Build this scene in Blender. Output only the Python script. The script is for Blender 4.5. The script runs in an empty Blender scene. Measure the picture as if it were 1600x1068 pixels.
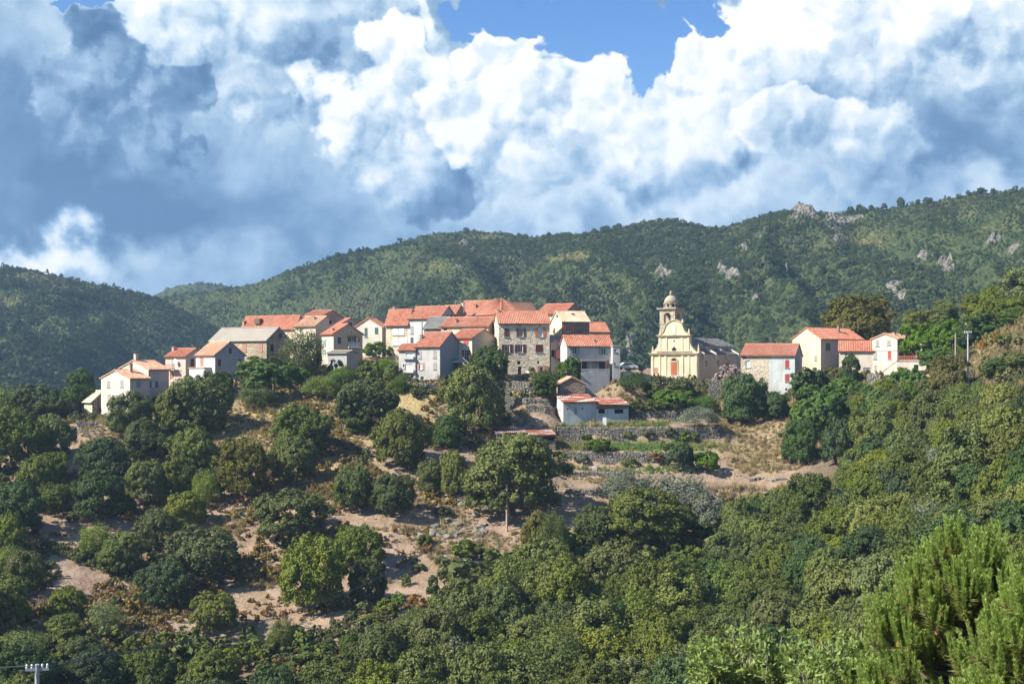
import bpy, math, random
import numpy as np
random.seed(7)
RNG = np.random.default_rng(11)
SC = bpy.context.scene
COL = SC.collection
R = math.radians
F = 2222.0; HX = 800.0; HY = 575.0          # focal length and eye level in photograph pixels

# ------------------------------------------------------------------ camera, sun, sky, exposure
cam_data = bpy.data.cameras.new('camera')
cam_data.sensor_width = 36.0
cam_data.lens = 36.0 * F / 1600.0
cam_data.shift_y = (HY - 534.0) / 1600.0
cam_data.clip_start = 0.1; cam_data.clip_end = 6000
cam = bpy.data.objects.new('camera', cam_data); COL.objects.link(cam)
cam.location = (0, 0, 0); cam.rotation_euler = (R(90), 0, 0)
SC.camera = cam
SC.view_settings.view_transform = 'Standard'
SC.view_settings.look = 'None'
SC.view_settings.exposure = 1.02
SC.view_settings.gamma = 1.0
SC.view_settings.use_curve_mapping = False
SC.render.resolution_x = 1024; SC.render.resolution_y = 683
SC.cycles.max_bounces = 6; SC.cycles.diffuse_bounces = 2; SC.cycles.glossy_bounces = 2
SC.cycles.transmission_bounces = 3; SC.cycles.transparent_max_bounces = 8
SC.cycles.volume_bounces = 0
SC.cycles.use_denoising = True

SUN_AZ = math.atan2(-0.93, -0.36)            # towards the sun, measured from +y: left and a little behind the camera
SUN_EL = R(40)
sv = (math.cos(SUN_EL) * math.sin(SUN_AZ), math.cos(SUN_EL) * math.cos(SUN_AZ), math.sin(SUN_EL))
sun_data = bpy.data.lights.new('sun', 'SUN'); sun_data.energy = 5.0; sun_data.angle = R(0.5)
sun_data.color = (1.0, 0.93, 0.82)
sun = bpy.data.objects.new('sun', sun_data); COL.objects.link(sun)
from mathutils import Vector, Matrix
sun.rotation_euler = Vector(sv).to_track_quat('Z', 'Y').to_euler()

def build_world():
    w = bpy.data.worlds.new('World'); SC.world = w; w.use_nodes = True
    nt = w.node_tree; nt.nodes.clear(); L = nt.links.new
    def node(t, **k):
        n = nt.nodes.new(t)
        for a, b in k.items(): setattr(n, a, b)
        return n
    def inp(s, v):
        if hasattr(v, 'is_output'): L(v, s)
        else: s.default_value = v
    def mth(op, a, b=None, c=None, clamp=False):
        n = node('ShaderNodeMath', operation=op, use_clamp=clamp)
        inp(n.inputs[0], a)
        if b is not None: inp(n.inputs[1], b)
        if c is not None: inp(n.inputs[2], c)
        return n.outputs[0]
    def smooth(v, a, b, lo=0.0, hi=1.0):
        n = node('ShaderNodeMapRange', interpolation_type='SMOOTHSTEP')
        inp(n.inputs[0], v); n.inputs[1].default_value = a; n.inputs[2].default_value = b
        n.inputs[3].default_value = lo; n.inputs[4].default_value = hi
        return n.outputs[0]
    def mixf(f, a, b):
        n = node('ShaderNodeMix', data_type='FLOAT')
        inp(n.inputs[0], f); inp(n.inputs[2], a); inp(n.inputs[3], b)
        return n.outputs[0]
    tc = node('ShaderNodeTexCoord')
    sep = node('ShaderNodeSeparateXYZ'); L(tc.outputs['Generated'], sep.inputs[0])
    az = mth('ARCTAN2', sep.outputs[0], sep.outputs[1])
    el = mth('ARCSINE', sep.outputs[2])
    def noise(scale, det, rough=0.5, lac=2.0, vec=None, out=0, dist=0.0):
        n = node('ShaderNodeTexNoise'); n.inputs['Scale'].default_value = scale
        n.inputs['Detail'].default_value = det; n.inputs['Roughness'].default_value = rough
        n.inputs['Lacunarity'].default_value = lac; n.inputs['Distortion'].default_value = dist
        L(vec or tc.outputs['Generated'], n.inputs['Vector'])
        return n.outputs[out]
    def warped(scale, amp, det, rough=.55, base=None):
        c = noise(scale, det, rough, out=1)
        s = node('ShaderNodeVectorMath', operation='SUBTRACT'); L(c, s.inputs[0]); s.inputs[1].default_value = (.5, .5, .5)
        m = node('ShaderNodeVectorMath', operation='SCALE'); L(s.outputs[0], m.inputs[0]); m.inputs['Scale'].default_value = amp
        return m.outputs[0]
    # billowing edges: a coarse and a fine warp of the direction, in pixels of the photograph
    wv = node('ShaderNodeSeparateXYZ'); L(warped(14, 300, 5, .52), wv.inputs[0])
    ws = node('ShaderNodeSeparateXYZ'); L(warped(60, 44, 4, .55), ws.inputs[0])
    U = mth('MULTIPLY', az, F); V = mth('MULTIPLY', el, F)
    U = mth('ADD', mth('ADD', U, wv.outputs[0]), ws.outputs[0])
    V = mth('ADD', mth('ADD', V, wv.outputs[1]), ws.outputs[1])
    U0 = mth('MULTIPLY', az, F); V0 = mth('MULTIPLY', el, F)
    # billow relief (round lumps) seen from two directions a little apart: the difference is their lit side
    def billow(vec):
        total = None
        for sc, am in ((15, .9), (38, .5), (90, .22)):
            v = node('ShaderNodeTexVoronoi', feature='SMOOTH_F1'); v.inputs['Scale'].default_value = sc
            v.inputs['Smoothness'].default_value = .35
            L(vec, v.inputs['Vector'])
            t = mth('MULTIPLY', v.outputs['Distance'], am)
            total = t if total is None else mth('ADD', total, t)
        return total
    wn = warped(26, .045, 8, .62)
    a1 = node('ShaderNodeVectorMath', operation='ADD'); L(tc.outputs['Generated'], a1.inputs[0]); L(wn, a1.inputs[1])
    a2 = node('ShaderNodeVectorMath', operation='ADD'); L(a1.outputs[0], a2.inputs[0]); a2.inputs[1].default_value = (-.006, 0, .008)
    b1 = billow(a1.outputs[0]); b2 = billow(a2.outputs[0])
    relief = mth('MULTIPLY', mth('SUBTRACT', b2, b1), .85)
    fb = mth('SUBTRACT', noise(11, 9, .62, dist=.35), .5)
    # soft brightness field of the overcast mass behind: base plus broad patches  (px, py, radius x, radius y, weight)
    S = mth('MULTIPLY_ADD', fb, 1.05, .43)
    def dist(px, py, rx, ry, wu=U, wvv=V):
        cx = math.atan((px - HX) / F) * F
        cy = math.atan((HY - py) / F * math.cos(cx / F)) * F
        dx = mth('MULTIPLY_ADD', wu, 1 / rx, -cx / rx); dy = mth('MULTIPLY_ADD', wvv, 1 / ry, -cy / ry)
        return mth('SQRT', mth('ADD', mth('MULTIPLY', dx, dx), mth('MULTIPLY', dy, dy))), dx, dy
    for px, py, rx, ry, wt in BACK:
        d, _, _ = dist(px, py, rx, ry)
        S = mth('ADD', S, mth('MULTIPLY', smooth(d, 1.25, 0.1), wt))
    # cumulus towers, far to near: each a rounded mass, bright towards the sun, grey-blue below and to the right
    for px, py, rx, ry, hi, lo, ed in TOWERS:
        d, dx, dy = dist(px, py, rx, ry)
        m = smooth(d, 1.0 + ed, 1.0 - ed)
        # the foot of a tower melts into the grey below it
        m = mth('MULTIPLY', m, smooth(dy, -1.05, -.4, 0, 1))
        g = mth('ADD', mth('MULTIPLY', dy, .62), mth('MULTIPLY', dx, -.38))
        g = mth('ADD', mth('MULTIPLY', g, 1.0), mth('MULTIPLY', fb, .8))
        val = mth('ADD', smooth(g, -.9, .9, lo - .05, min(hi, 1.08)), relief)
        S = mixf(m, S, val)
    S = mth('ADD', S, mth('MULTIPLY', relief, .22))
    # blue holes, edges following the billows
    C = smooth(noise(3.1, 6, .5, dist=.2), .48, .56)     # elsewhere in the sky
    up = mth('MAXIMUM', smooth(V0, 620, 1200), smooth(mth('ABSOLUTE', az), .7, 1.2))
    C = mth('MAXIMUM', C, mth('SUBTRACT', 1.0, up))
    for px, py, rx, ry in HOLES:
        d, _, _ = dist(px, py, rx, ry)
        C = mth('MULTIPLY', C, smooth(d, .93, 1.07))
    ramp = node('ShaderNodeValToRGB'); L(S, ramp.inputs[0])
    cr = ramp.color_ramp
    stops = [(0.0, (.075, .175, .35)), (.25, (.155, .295, .50)), (.5, (.37, .54, .74)), (.75, (.72, .85, .96)), (1.0, (1.1, 1.1, 1.1))]
    cr.elements[0].position, cr.elements[0].color = stops[0][0], (*stops[0][1], 1)
    cr.elements[1].position, cr.elements[1].color = stops[-1][0], (*stops[-1][1], 1)
    for p, c in stops[1:-1]:
        e = cr.elements.new(p); e.color = (*c, 1)
    sky = node('ShaderNodeTexSky', sky_type='NISHITA'); sky.sun_disc = False
    sky.sun_elevation = SUN_EL; sky.sun_rotation = SUN_AZ % (2 * math.pi)
    sky.air_density = 1.0; sky.dust_density = 0.2; sky.ozone_density = 3.0
    hs = node('ShaderNodeHueSaturation'); hs.inputs['Saturation'].default_value = 1.3; hs.inputs['Hue'].default_value = 0.512; L(sky.outputs[0], hs.inputs['Color'])
    bs = node('ShaderNodeBackground'); L(hs.outputs[0], bs.inputs[0]); bs.inputs[1].default_value = 0.08
    bc = node('ShaderNodeBackground'); L(ramp.outputs[0], bc.inputs[0]); bc.inputs[1].default_value = CLOUD_STRENGTH
    mx = node('ShaderNodeMixShader'); L(C, mx.inputs[0]); L(bs.outputs[0], mx.inputs[1]); L(bc.outputs[0], mx.inputs[2])
    out = node('ShaderNodeOutputWorld'); L(mx.outputs[0], out.inputs[0])
    w.cycles.sampling_method = 'MANUAL'; w.cycles.sample_map_resolution = 512

CLOUD_STRENGTH = 0.51
BACK = [(330, 20, 300, 90, .45), (60, 60, 90, 90, .15), (120, 250, 330, 150, -.30), (60, 350, 330, 70, -.32), (330, 350, 330, 70, -.18),
        (30, 402, 120, 42, .75), (900, 325, 330, 50, .14), (480, 150, 160, 170, .15), (640, 320, 200, 60, .12), (1050, 318, 420, 62, .26), (1500, 220, 170, 120, -.18),
        (1540, 290, 130, 42, .42), (250, 425, 200, 50, .05), (1480, 60, 170, 80, .35), (640, 345, 150, 40, -.06)]
TOWERS = [(430, 110, 140, 110, .72, .42, .22), (250, 60, 110, 70, 1.0, .6, .2), (330, 20, 90, 50, 1.05, .7, .1), (1470, 60, 180, 120, 1.02, .5, .1), (1400, 20, 110, 70, 1.08, .6, .07), (640, 60, 90, 80, .95, .5, .12), (600, 30, 70, 60, .55, .3, .15),
          (150, 190, 115, 135, .38, .12, .06), (265, 205, 75, 98, .36, .12, .06), (790, 110, 85, 95, 1.02, .55, .07), (640, 130, 105, 110, 1.1, .45, .06), (700, 230, 90, 120, 1.1, .5, .07),
          (560, 230, 110, 90, 1.0, .35, .09), (655, 285, 70, 62, .66, .18, .14), (520, 210, 50, 45, 1.0, .5, .07),
          (930, 170, 95, 85, 1.2, .75, .06), (820, 220, 110, 120, 1.15, .55, .07), (1210, 150, 180, 190, 1.1, .35, .05), (1130, 150, 120, 150, 1.12, .6, .06), (1290, 120, 100, 90, .95, .4, .06),
          (1010, 250, 120, 100, 1.08, .5, .09), (1240, 240, 120, 80, 1.06, .45, .09), (900, 280, 100, 60, .95, .5, .12), (1340, 235, 80, 60, .9, .45, .16)]
HOLES = [(930, 25, 95, 75), (1015, 60, 62, 62), (800, -20, 90, 42), (1082, -12, 50, 44), (150, 30, 45, 12)]
build_world()

# ------------------------------------------------------------------ small helpers
def tag(o, label=None, category=None, group=None, kind=None):
    if label: o['label'] = label
    if category: o['category'] = category
    if group: o['group'] = group
    if kind: o['kind'] = kind
    return o
def empty(name, loc=(0, 0, 0), rz=0.0):
    o = bpy.data.objects.new(name, None); COL.objects.link(o)
    o.location = loc; o.rotation_euler = (0, 0, rz); o.empty_display_size = .5
    return o
def link(name, me, parent=None, loc=None, rot=None):
    o = bpy.data.objects.new(name, me); COL.objects.link(o)
    if parent is not None: o.parent = parent
    if loc is not None: o.location = loc
    if rot is not None: o.rotation_euler = rot
    return o
def mesh_np(name, V, Q, mats, smooth=False, attrs=None, mi=None):
    """fast mesh from arrays; Q is (n, k) faces of one size"""
    V = np.ascontiguousarray(V, dtype=np.float32); Q = np.ascontiguousarray(Q, dtype=np.int32)
    me = bpy.data.meshes.new(name)
    n, k = Q.shape
    me.vertices.add(len(V)); me.vertices.foreach_set('co', V.ravel())
    me.loops.add(n * k); me.loops.foreach_set('vertex_index', Q.ravel())
    me.polygons.add(n); me.polygons.foreach_set('loop_start', np.arange(0, n * k, k, dtype=np.int32))
    me.polygons.foreach_set('use_smooth', np.full(n, smooth))
    if mi is not None: me.polygons.foreach_set('material_index', np.asarray(mi, dtype=np.int32))
    for a, v in (attrs or {}).items():
        at = me.attributes.new(a, 'FLOAT', 'POINT'); at.data.foreach_set('value', np.asarray(v, dtype=np.float32))
    me.update(calc_edges=True)
    for m in (mats if isinstance(mats, (list, tuple)) else [mats]): me.materials.append(m)
    return me
class MB:
    """collects polygons of one mesh"""
    def __init__(s): s.v = []; s.f = []
    def poly(s, pts):
        i = len(s.v); s.v += [tuple(p) for p in pts]; s.f.append(tuple(range(i, i + len(pts)))); return s
    def box(s, x0, x1, y0, y1, z0, z1):
        i = len(s.v)
        s.v += [(x0, y0, z0), (x1, y0, z0), (x1, y1, z0), (x0, y1, z0), (x0, y0, z1), (x1, y0, z1), (x1, y1, z1), (x0, y1, z1)]
        s.f += [tuple(i + j for j in q) for q in ((0, 3, 2, 1), (4, 5, 6, 7), (0, 1, 5, 4), (1, 2, 6, 5), (2, 3, 7, 6), (3, 0, 4, 7))]
        return s
    def prism(s, pts, d):
        """polygon pts swept by vector d"""
        n = len(pts); i = len(s.v); d = Vector(d)
        s.v += [tuple(p) for p in pts] + [tuple(Vector(p) + d) for p in pts]
        s.f.append(tuple(range(i, i + n))); s.f.append(tuple(range(i + 2 * n - 1, i + n - 1, -1)))
        for k in range(n):
            j = (k + 1) % n; s.f.append((i + k, i + n + k, i + n + j, i + j))
        return s
    def tube(s, a, b, r0, r1=None, n=8):
        a = Vector(a); b = Vector(b); r1 = r0 if r1 is None else r1
        z = (b - a).normalized(); x = z.orthogonal().normalized(); y = z.cross(x); i = len(s.v)
        for p, r in ((a, r0), (b, r1)):
            for k in range(n):
                t = 2 * math.pi * k / n; s.v.append(tuple(p + x * (r * math.cos(t)) + y * (r * math.sin(t))))
        for k in range(n):
            j = (k + 1) % n; s.f.append((i + k, i + j, i + n + j, i + n + k))
        s.f.append(tuple(range(i + n - 1, i - 1, -1))); s.f.append(tuple(range(i + n, i + 2 * n)))
        return s
    def lathe(s, c, prof, n=20, a0=0.0):
        """prof = [(radius, z)...] bottom to top round the vertical through c"""
        i = len(s.v)
        for r, z in prof:
            for k in range(n):
                t = a0 + 2 * math.pi * k / n; s.v.append((c[0] + r * math.cos(t), c[1] + r * math.sin(t), c[2] + z))
        for q in range(len(prof) - 1):
            for k in range(n):
                j = (k + 1) % n; b = i + q * n; s.f.append((b + k, b + j, b + n + j, b + n + k))
        s.f.append(tuple(range(i + n - 1, i - 1, -1))); s.f.append(tuple(range(i + (len(prof) - 1) * n, i + len(prof) * n)))
        return s
    def build(s, name, mat, parent=None, loc=None, smooth=False):
        me = bpy.data.meshes.new(name); me.from_pydata(s.v, [], s.f); me.materials.append(mat)
        if smooth:
            for p in me.polygons: p.use_smooth = True
        me.update()
        return link(name, me, parent, loc)

# value noise for numpy
def vnoise(x, y, seed=0):
    xi = np.floor(x).astype(np.int64); yi = np.floor(y).astype(np.int64); xf = x - xi; yf = y - yi
    def h(a, b):
        n = (a * 374761393 + b * 668265263 + seed * 69069) & 0xffffffff
        n = ((n ^ (n >> 13)) * 1274126177) & 0xffffffff
        return ((n ^ (n >> 16)) & 0xffff) / 65535.0
    u = xf * xf * (3 - 2 * xf); v = yf * yf * (3 - 2 * yf)
    return (h(xi, yi) * (1 - u) + h(xi + 1, yi) * u) * (1 - v) + (h(xi, yi + 1) * (1 - u) + h(xi + 1, yi + 1) * u) * v
def fbm(x, y, octv=5, seed=0, gain=.5):
    t = 0; a = 1; s = 0
    for o in range(octv):
        t = t + a * (vnoise(x * 2 ** o, y * 2 ** o, seed + o) - .5); s += a; a *= gain
    return t / s * 2

# ------------------------------------------------------------------ materials
def mat(name, build):
    m = bpy.data.materials.new(name); m.use_nodes = True; nt = m.node_tree; nt.nodes.clear()
    out = nt.nodes.new('ShaderNodeOutputMaterial')
    class N: pass
    g = N(); g.nt = nt; g.out = out
    def node(t, **k):
        n = nt.nodes.new(t)
        for a, b in k.items(): setattr(n, a, b)
        return n
    def put(s, v):
        if hasattr(v, 'is_output'): nt.links.new(v, s)
        elif isinstance(v, tuple) and len(v) == 3 and s.type == 'RGBA': s.default_value = (*v, 1)
        else: s.default_value = v
    g.node = node; g.put = put
    g.coord = node('ShaderNodeTexCoord').outputs['Object']
    def noise(scale, det=4, rough=.5, vec=None, out=0, dist=0):
        n = node('ShaderNodeTexNoise'); n.inputs['Scale'].default_value = scale; n.inputs['Detail'].default_value = det
        n.inputs['Roughness'].default_value = rough; n.inputs['Distortion'].default_value = dist
        put(n.inputs['Vector'], vec if vec is not None else g.coord); return n.outputs[out]
    g.noise = noise
    def rng(v, a, b, lo=0.0, hi=1.0):
        n = node('ShaderNodeMapRange'); put(n.inputs[0], v)
        for i, q in enumerate((a, b, lo, hi)): n.inputs[i + 1].default_value = q
        return n.outputs[0]
    g.rng = rng
    def mix(f, a, b, mode='MIX'):
        n = node('ShaderNodeMix', data_type='RGBA', blend_type=mode)
        put(n.inputs[0], f); put(n.inputs[6], a); put(n.inputs[7], b); return n.outputs[2]
    g.mix = mix
    def math_(op, a, b=0.0):
        n = node('ShaderNodeMath', operation=op); put(n.inputs[0], a); put(n.inputs[1], b); return n.outputs[0]
    g.math = math_
    def bump(h, s, d=.05):
        n = node('ShaderNodeBump'); put(n.inputs['Height'], h); n.inputs['Strength'].default_value = s; n.inputs['Distance'].default_value = d
        return n.outputs[0]
    g.bump = bump
    def bsdf(col, rough=.85, spec=.25, normal=None, metal=0.0):
        n = node('ShaderNodeBsdfPrincipled'); put(n.inputs['Base Color'], col); put(n.inputs['Roughness'], rough)
        n.inputs['Specular IOR Level'].default_value = spec; n.inputs['Metallic'].default_value = metal
        if normal is not None: put(n.inputs['Normal'], normal)
        return n.outputs[0]
    g.bsdf = bsdf
    def surf(s): nt.links.new(s, out.inputs['Surface'])
    g.surf = surf
    build(g)
    return m
def vary(c, f): return tuple(max(0, min(1, x * f)) for x in c)
def plaster(name, c, stain=.35, sc=(.5, .25, .9)):
    def b(g):
        big = g.noise(.35, 6, .65); run = g.node('ShaderNodeMapping'); g.put(run.inputs[0], g.coord); run.inputs['Scale'].default_value = (1.6, 1.6, .22)
        streak = g.noise(1.0, 5, .6, vec=run.outputs[0]); fine = g.noise(7, 4, .6)
        col = g.mix(g.rng(big, .42, .68, 0, stain), c, vary(c, .62))
        col = g.mix(g.rng(streak, .52, .72, 0, stain * .9), col, (c[0] * .66, c[1] * .60, c[2] * .52))
        col = g.mix(g.rng(fine, .3, .75, 0, .16), col, vary(c, 1.18))
        g.surf(g.bsdf(col, .92, .12, g.bump(fine, .35, .03)))
    return mat(name, b)
def stone(name, c, c2, scale=2.6, joint=.55):
    def b(g):
        mp = g.node('ShaderNodeMapping'); g.put(mp.inputs[0], g.coord); mp.inputs['Scale'].default_value = (1, 1, 1.7)
        wob = g.noise(1.4, 3, .5, out=1)
        vv = g.node('ShaderNodeMix', data_type='VECTOR'); g.put(vv.inputs[0], .18); g.put(vv.inputs[4], mp.outputs[0]); g.put(vv.inputs[5], wob)
        v = g.node('ShaderNodeTexVoronoi'); v.inputs['Scale'].default_value = scale; g.put(v.inputs['Vector'], vv.outputs[1])
        e = g.node('ShaderNodeTexVoronoi', feature='DISTANCE_TO_EDGE'); e.inputs['Scale'].default_value = scale; g.put(e.inputs['Vector'], vv.outputs[1])
        sp = g.node('ShaderNodeSeparateColor'); g.put(sp.inputs[0], v.outputs['Color'])
        col = g.mix(sp.outputs[0], c, c2); col = g.mix(g.rng(sp.outputs[1], 0, 1, 0, .55), col, vary(c, .5))
        col = g.mix(g.rng(g.noise(.5, 5, .6), .42, .7, 0, .5), col, vary(c2, 1.25))
        jt = g.rng(e.outputs['Distance'], 0, .09, 1, 0)
        col = g.mix(g.math('MULTIPLY', jt, joint), col, vary(c, .35))
        g.surf(g.bsdf(col, .9, .15, g.bump(g.rng(e.outputs['Distance'], 0, .15, 0, 1), .8, .06)))
    return mat(name, b)
def tiles(name, c, c2, dirt=.4):
    def b(g):
        v = g.node('ShaderNodeTexVoronoi'); v.inputs['Scale'].default_value = 2.6; g.put(v.inputs['Vector'], g.coord)
        sp = g.node('ShaderNodeSeparateColor'); g.put(sp.inputs[0], v.outputs['Color'])
        col = g.mix(sp.outputs[0], c, c2)
        col = g.mix(g.rng(sp.outputs[1], .5, 1, 0, .45), col, vary(c, .5)); col = g.mix(g.rng(g.noise(.22, 3, .5), .4, .65, 0, .5), col, (c2[0] * .95, c2[1] * 1.25, c2[2] * 1.4))
        col = g.mix(g.rng(g.noise(.7, 6, .65), .45, .68, 0, dirt), col, (.16, .13, .10))
        col = g.mix(g.rng(g.noise(2.7, 4, .6), .5, .8, 0, .45), col, (c[0] * 1.12, c[1] * 1.5, c[2] * 1.55))
        g.surf(g.bsdf(col, .85, .2, g.bump(g.noise(6, 3), .5, .04)))
    return mat(name, b)
def paint(name, c, rough=.6, var=.25, louvre=False, metal=0.0):
    def b(g):
        col = g.mix(g.rng(g.noise(2.2, 5, .65), .4, .75, 0, var), c, vary(c, .6))
        nrm = None
        if louvre:
            w = g.node('ShaderNodeTexWave', bands_direction='Z'); w.inputs['Scale'].default_value = 3.2; g.put(w.inputs['Vector'], g.coord)
            nrm = g.bump(w.outputs['Fac'], .5, .03)
        g.surf(g.bsdf(col, rough, .3, nrm, metal))
    return mat(name, b)
def leaf(name, c, c2, c3=None, trans=.13, spec=.12, patch=(.5, .5)):
    """foliage: tone differs per leaf clump and per plant"""
    def b(g):
        isl = g.node('ShaderNodeNewGeometry').outputs['Random Per Island']
        oi = g.node('ShaderNodeObjectInfo')
        col = g.mix(isl, c, c2)
        col = g.mix(g.rng(oi.outputs['Random'], 0, 1, 0, .8), col, g.mix(isl, c3 or c2, vary(c3 or c2, .75)))
        br = g.math('FRACT', g.math('MULTIPLY', oi.outputs['Random'], 7.31))
        hv = g.node('ShaderNodeHueSaturation'); g.put(hv.inputs['Color'], col); g.put(hv.inputs['Value'], g.rng(br, 0, 1, .72, 1.3))
        g.put(hv.inputs['Saturation'], g.rng(g.math('FRACT', g.math('MULTIPLY', oi.outputs['Random'], 3.7)), 0, 1, .8, 1.12))
        pn = g.noise(2.1, 3, .6)
        col = g.mix(g.rng(pn, .35, .65, 0, .4), hv.outputs[0], vary(c, .55))
        s1 = g.bsdf(col, .55, spec)
        t = g.node('ShaderNodeBsdfTranslucent'); g.put(t.inputs[0], g.mix(.5, col, (.16, .22, .02)))
        m = g.node('ShaderNodeMixShader'); m.inputs[0].default_value = trans
        g.nt.links.new(s1, m.inputs[1]); g.nt.links.new(t.outputs[0], m.inputs[2]); g.surf(m.outputs[0])
    return mat(name, b)
def simple(name, c, rough=.7, spec=.3, metal=0.0):
    return mat(name, lambda g: g.surf(g.bsdf(c, rough, spec, None, metal)))

M = {}
M['cream'] = plaster('cream_plaster', (.66, .58, .44), .55); M['white'] = plaster('white_plaster', (.64, .60, .52), .65)
M['warmwhite'] = plaster('warm_white_plaster', (.63, .565, .46), .55); M['pink'] = plaster('pink_plaster', (.60, .47, .40), .5)
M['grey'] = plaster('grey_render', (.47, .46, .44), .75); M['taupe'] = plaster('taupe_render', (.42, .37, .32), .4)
M['shadegrey'] = plaster('shaded_grey_render', (.33, .33, .35), .35); M['bluewhite'] = plaster('limewashed_plaster', (.57, .60, .58), .8)  # the dark grey render puts the shade of right-hand walls into the colour
M['salmon'] = plaster('salmon_plaster', (.58, .42, .28), .4); M['beige'] = plaster('beige_plaster', (.58, .53, .40), .7)
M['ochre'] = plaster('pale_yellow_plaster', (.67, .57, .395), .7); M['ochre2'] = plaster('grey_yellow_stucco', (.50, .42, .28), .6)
M['concrete'] = plaster('bare_concrete', (.40, .40, .39), .5)
M['stone'] = stone('tan_rubble_stone', (.40, .31, .21), (.54, .45, .32), 2.2)
M['stone_light'] = stone('light_pointed_stone', (.60, .50, .37), (.74, .64, .49), 2.0, .25)
M['stone_pink'] = stone('pink_rubble_stone', (.44, .31, .24), (.56, .42, .33), 2.2)
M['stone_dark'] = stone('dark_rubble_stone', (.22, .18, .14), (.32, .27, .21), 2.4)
M['drystone'] = stone('dry_stone', (.23, .215, .19), (.41, .38, .32), 3.0, .85)
M['tower'] = stone('tower_stone', (.42, .36, .26), (.54, .47, .34), 2.2, .35)
M['tile'] = tiles('terracotta_tiles', (.42, .145, .085), (.52, .225, .145), .38); M['tile_red'] = tiles('new_red_tiles', (.44, .135, .075), (.52, .21, .13), .4)
M['tile_old'] = tiles('faded_terracotta_tiles', (.50, .26, .16), (.58, .34, .22), .35); M['tile_pale'] = tiles('pale_weathered_tiles', (.60, .42, .28), (.62, .50, .36), .3)
M['tile_shade'] = tiles('shade_darkened_tiles', (.16, .07, .05), (.20, .10, .07), .5); M['slate'] = tiles('grey_stone_slates', (.17, .16, .15), (.27, .25, .22), .4)  # the dark brown tile tone is shade put into the colour
M['fibre'] = plaster('grey_fibre_cement', (.34, .31, .26), .4); M['sandroof'] = plaster('sandy_render_roof', (.52, .45, .32), .3)
def _rust(g):
    mp = g.node('ShaderNodeMapping'); g.put(mp.inputs[0], g.coord); mp.inputs['Scale'].default_value = (.25, 1, 1)
    n = g.noise(.9, 6, .6, vec=mp.outputs[0]); col = g.mix(g.rng(n, .44, .50), (.60, .56, .53), (.30, .09, .05))
    col = g.mix(g.rng(g.noise(4, 4), .45, .7, 0, .6), col, (.20, .07, .05)); g.surf(g.bsdf(col, .7, .3, None, .1))
M['rust'] = mat('rusty_corrugated_iron', _rust)
M['wood'] = paint('grey_weathered_wood', (.22, .18, .14), .85, .5); M['pole_wood'] = paint('pole_wood', (.46, .34, .27), .85, .3)
M['brown'] = paint('brown_shutter_paint', (.12, .055, .035), .6, .3, True); M['maroon'] = paint('maroon_shutter_paint', (.085, .026, .02), .55, .2, True)
M['red_sh'] = paint('red_shutter_paint', (.42, .075, .06), .55, .2, True); M['orange'] = paint('orange_shutter_paint', (.52, .17, .05), .55, .25, True)
M['teal'] = paint('teal_shutter_paint', (.20, .34, .34), .6, .25, True); M['green_sh'] = paint('green_shutter_paint', (.06, .13, .11), .6, .2, True)
M['blue_sh'] = paint('blue_shutter_paint', (.05, .08, .17), .6, .2, True); M['white_sh'] = paint('white_shutter_paint', (.74, .76, .74), .6, .15, True)
M['grey_sh'] = paint('grey_shutter_paint', (.36, .33, .31), .6, .2, True); M['terra_sh'] = paint('faded_rose_shutter_paint', (.42, .20, .15), .6, .2, True)
M['frame'] = paint('window_frame_paint', (.72, .70, .66), .5, .1); M['dframe'] = paint('dark_frame_paint', (.14, .10, .08), .6, .2)
M['door_red'] = paint('orange_red_door', (.38, .11, .05), .5, .15); M['void'] = simple('dim_interior', (.03, .028, .026), .9, .1)
M['redwall'] = paint('brick_red_paint', (.42, .13, .09), .7, .2); M['white_paint'] = paint('white_paint', (.8, .79, .76), .5, .08)
M['metal'] = paint('galvanised_steel', (.50, .53, .57), .45, .2, False, .4); M['cable'] = simple('cable', (.10, .10, .10), .6)
M['bark'] = paint('bark', (.13, .10, .075), .95, .5); M['palebark'] = paint('pale_bark', (.34, .30, .26), .9, .4)
M['brick'] = paint('brick', (.40, .20, .11), .85, .4)
def _glass(g):
    n = g.node('ShaderNodeBsdfPrincipled'); g.put(n.inputs['Base Color'], (.035, .045, .06)); n.inputs['Roughness'].default_value = .08
    n.inputs['Specular IOR Level'].default_value = .6; g.surf(n.outputs[0])
M['glass'] = mat('window_glass', _glass)
M['curtain'] = paint('white_curtain', (.62, .66, .70), .6, .1)

# ------------------------------------------------------------------ terrain of the near hill
def at(px, py, Y): return ((px - HX) / F * Y, Y, (HY - py) / F * Y)
CP = []   # (px, py, Y) points known to lie on the ground
CP += [(100, 668, 234), (160, 662, 237), (200, 654, 240), (150, 659, 246), (200, 648, 248), (130, 652, 252), (250, 625, 243), (330, 602, 249), (420, 590, 250), (510, 584, 251), (600, 592, 250), (660, 598, 244),
       (740, 592, 245), (820, 587, 247), (900, 606, 242), (960, 600, 245), (1050, 597, 260), (1010, 598, 256), (1150, 603, 256), (1200, 628, 248), (1270, 605, 250),
       (1330, 585, 256), (1400, 589, 254), (1450, 584, 248), (1520, 575, 225), (1600, 505, 222), (1700, 440, 222), (1850, 380, 222)]
CP += [(820, 586, 253), (740, 588, 252), (660, 593, 252), (700, 592, 250), (900, 598, 252), (960, 593, 255), (600, 590, 257), (510, 583, 259), (420, 588, 259), (330, 598, 257), (1200, 624, 259), (1050, 596, 270), (1280, 589, 264), (1400, 588, 262)]
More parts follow.
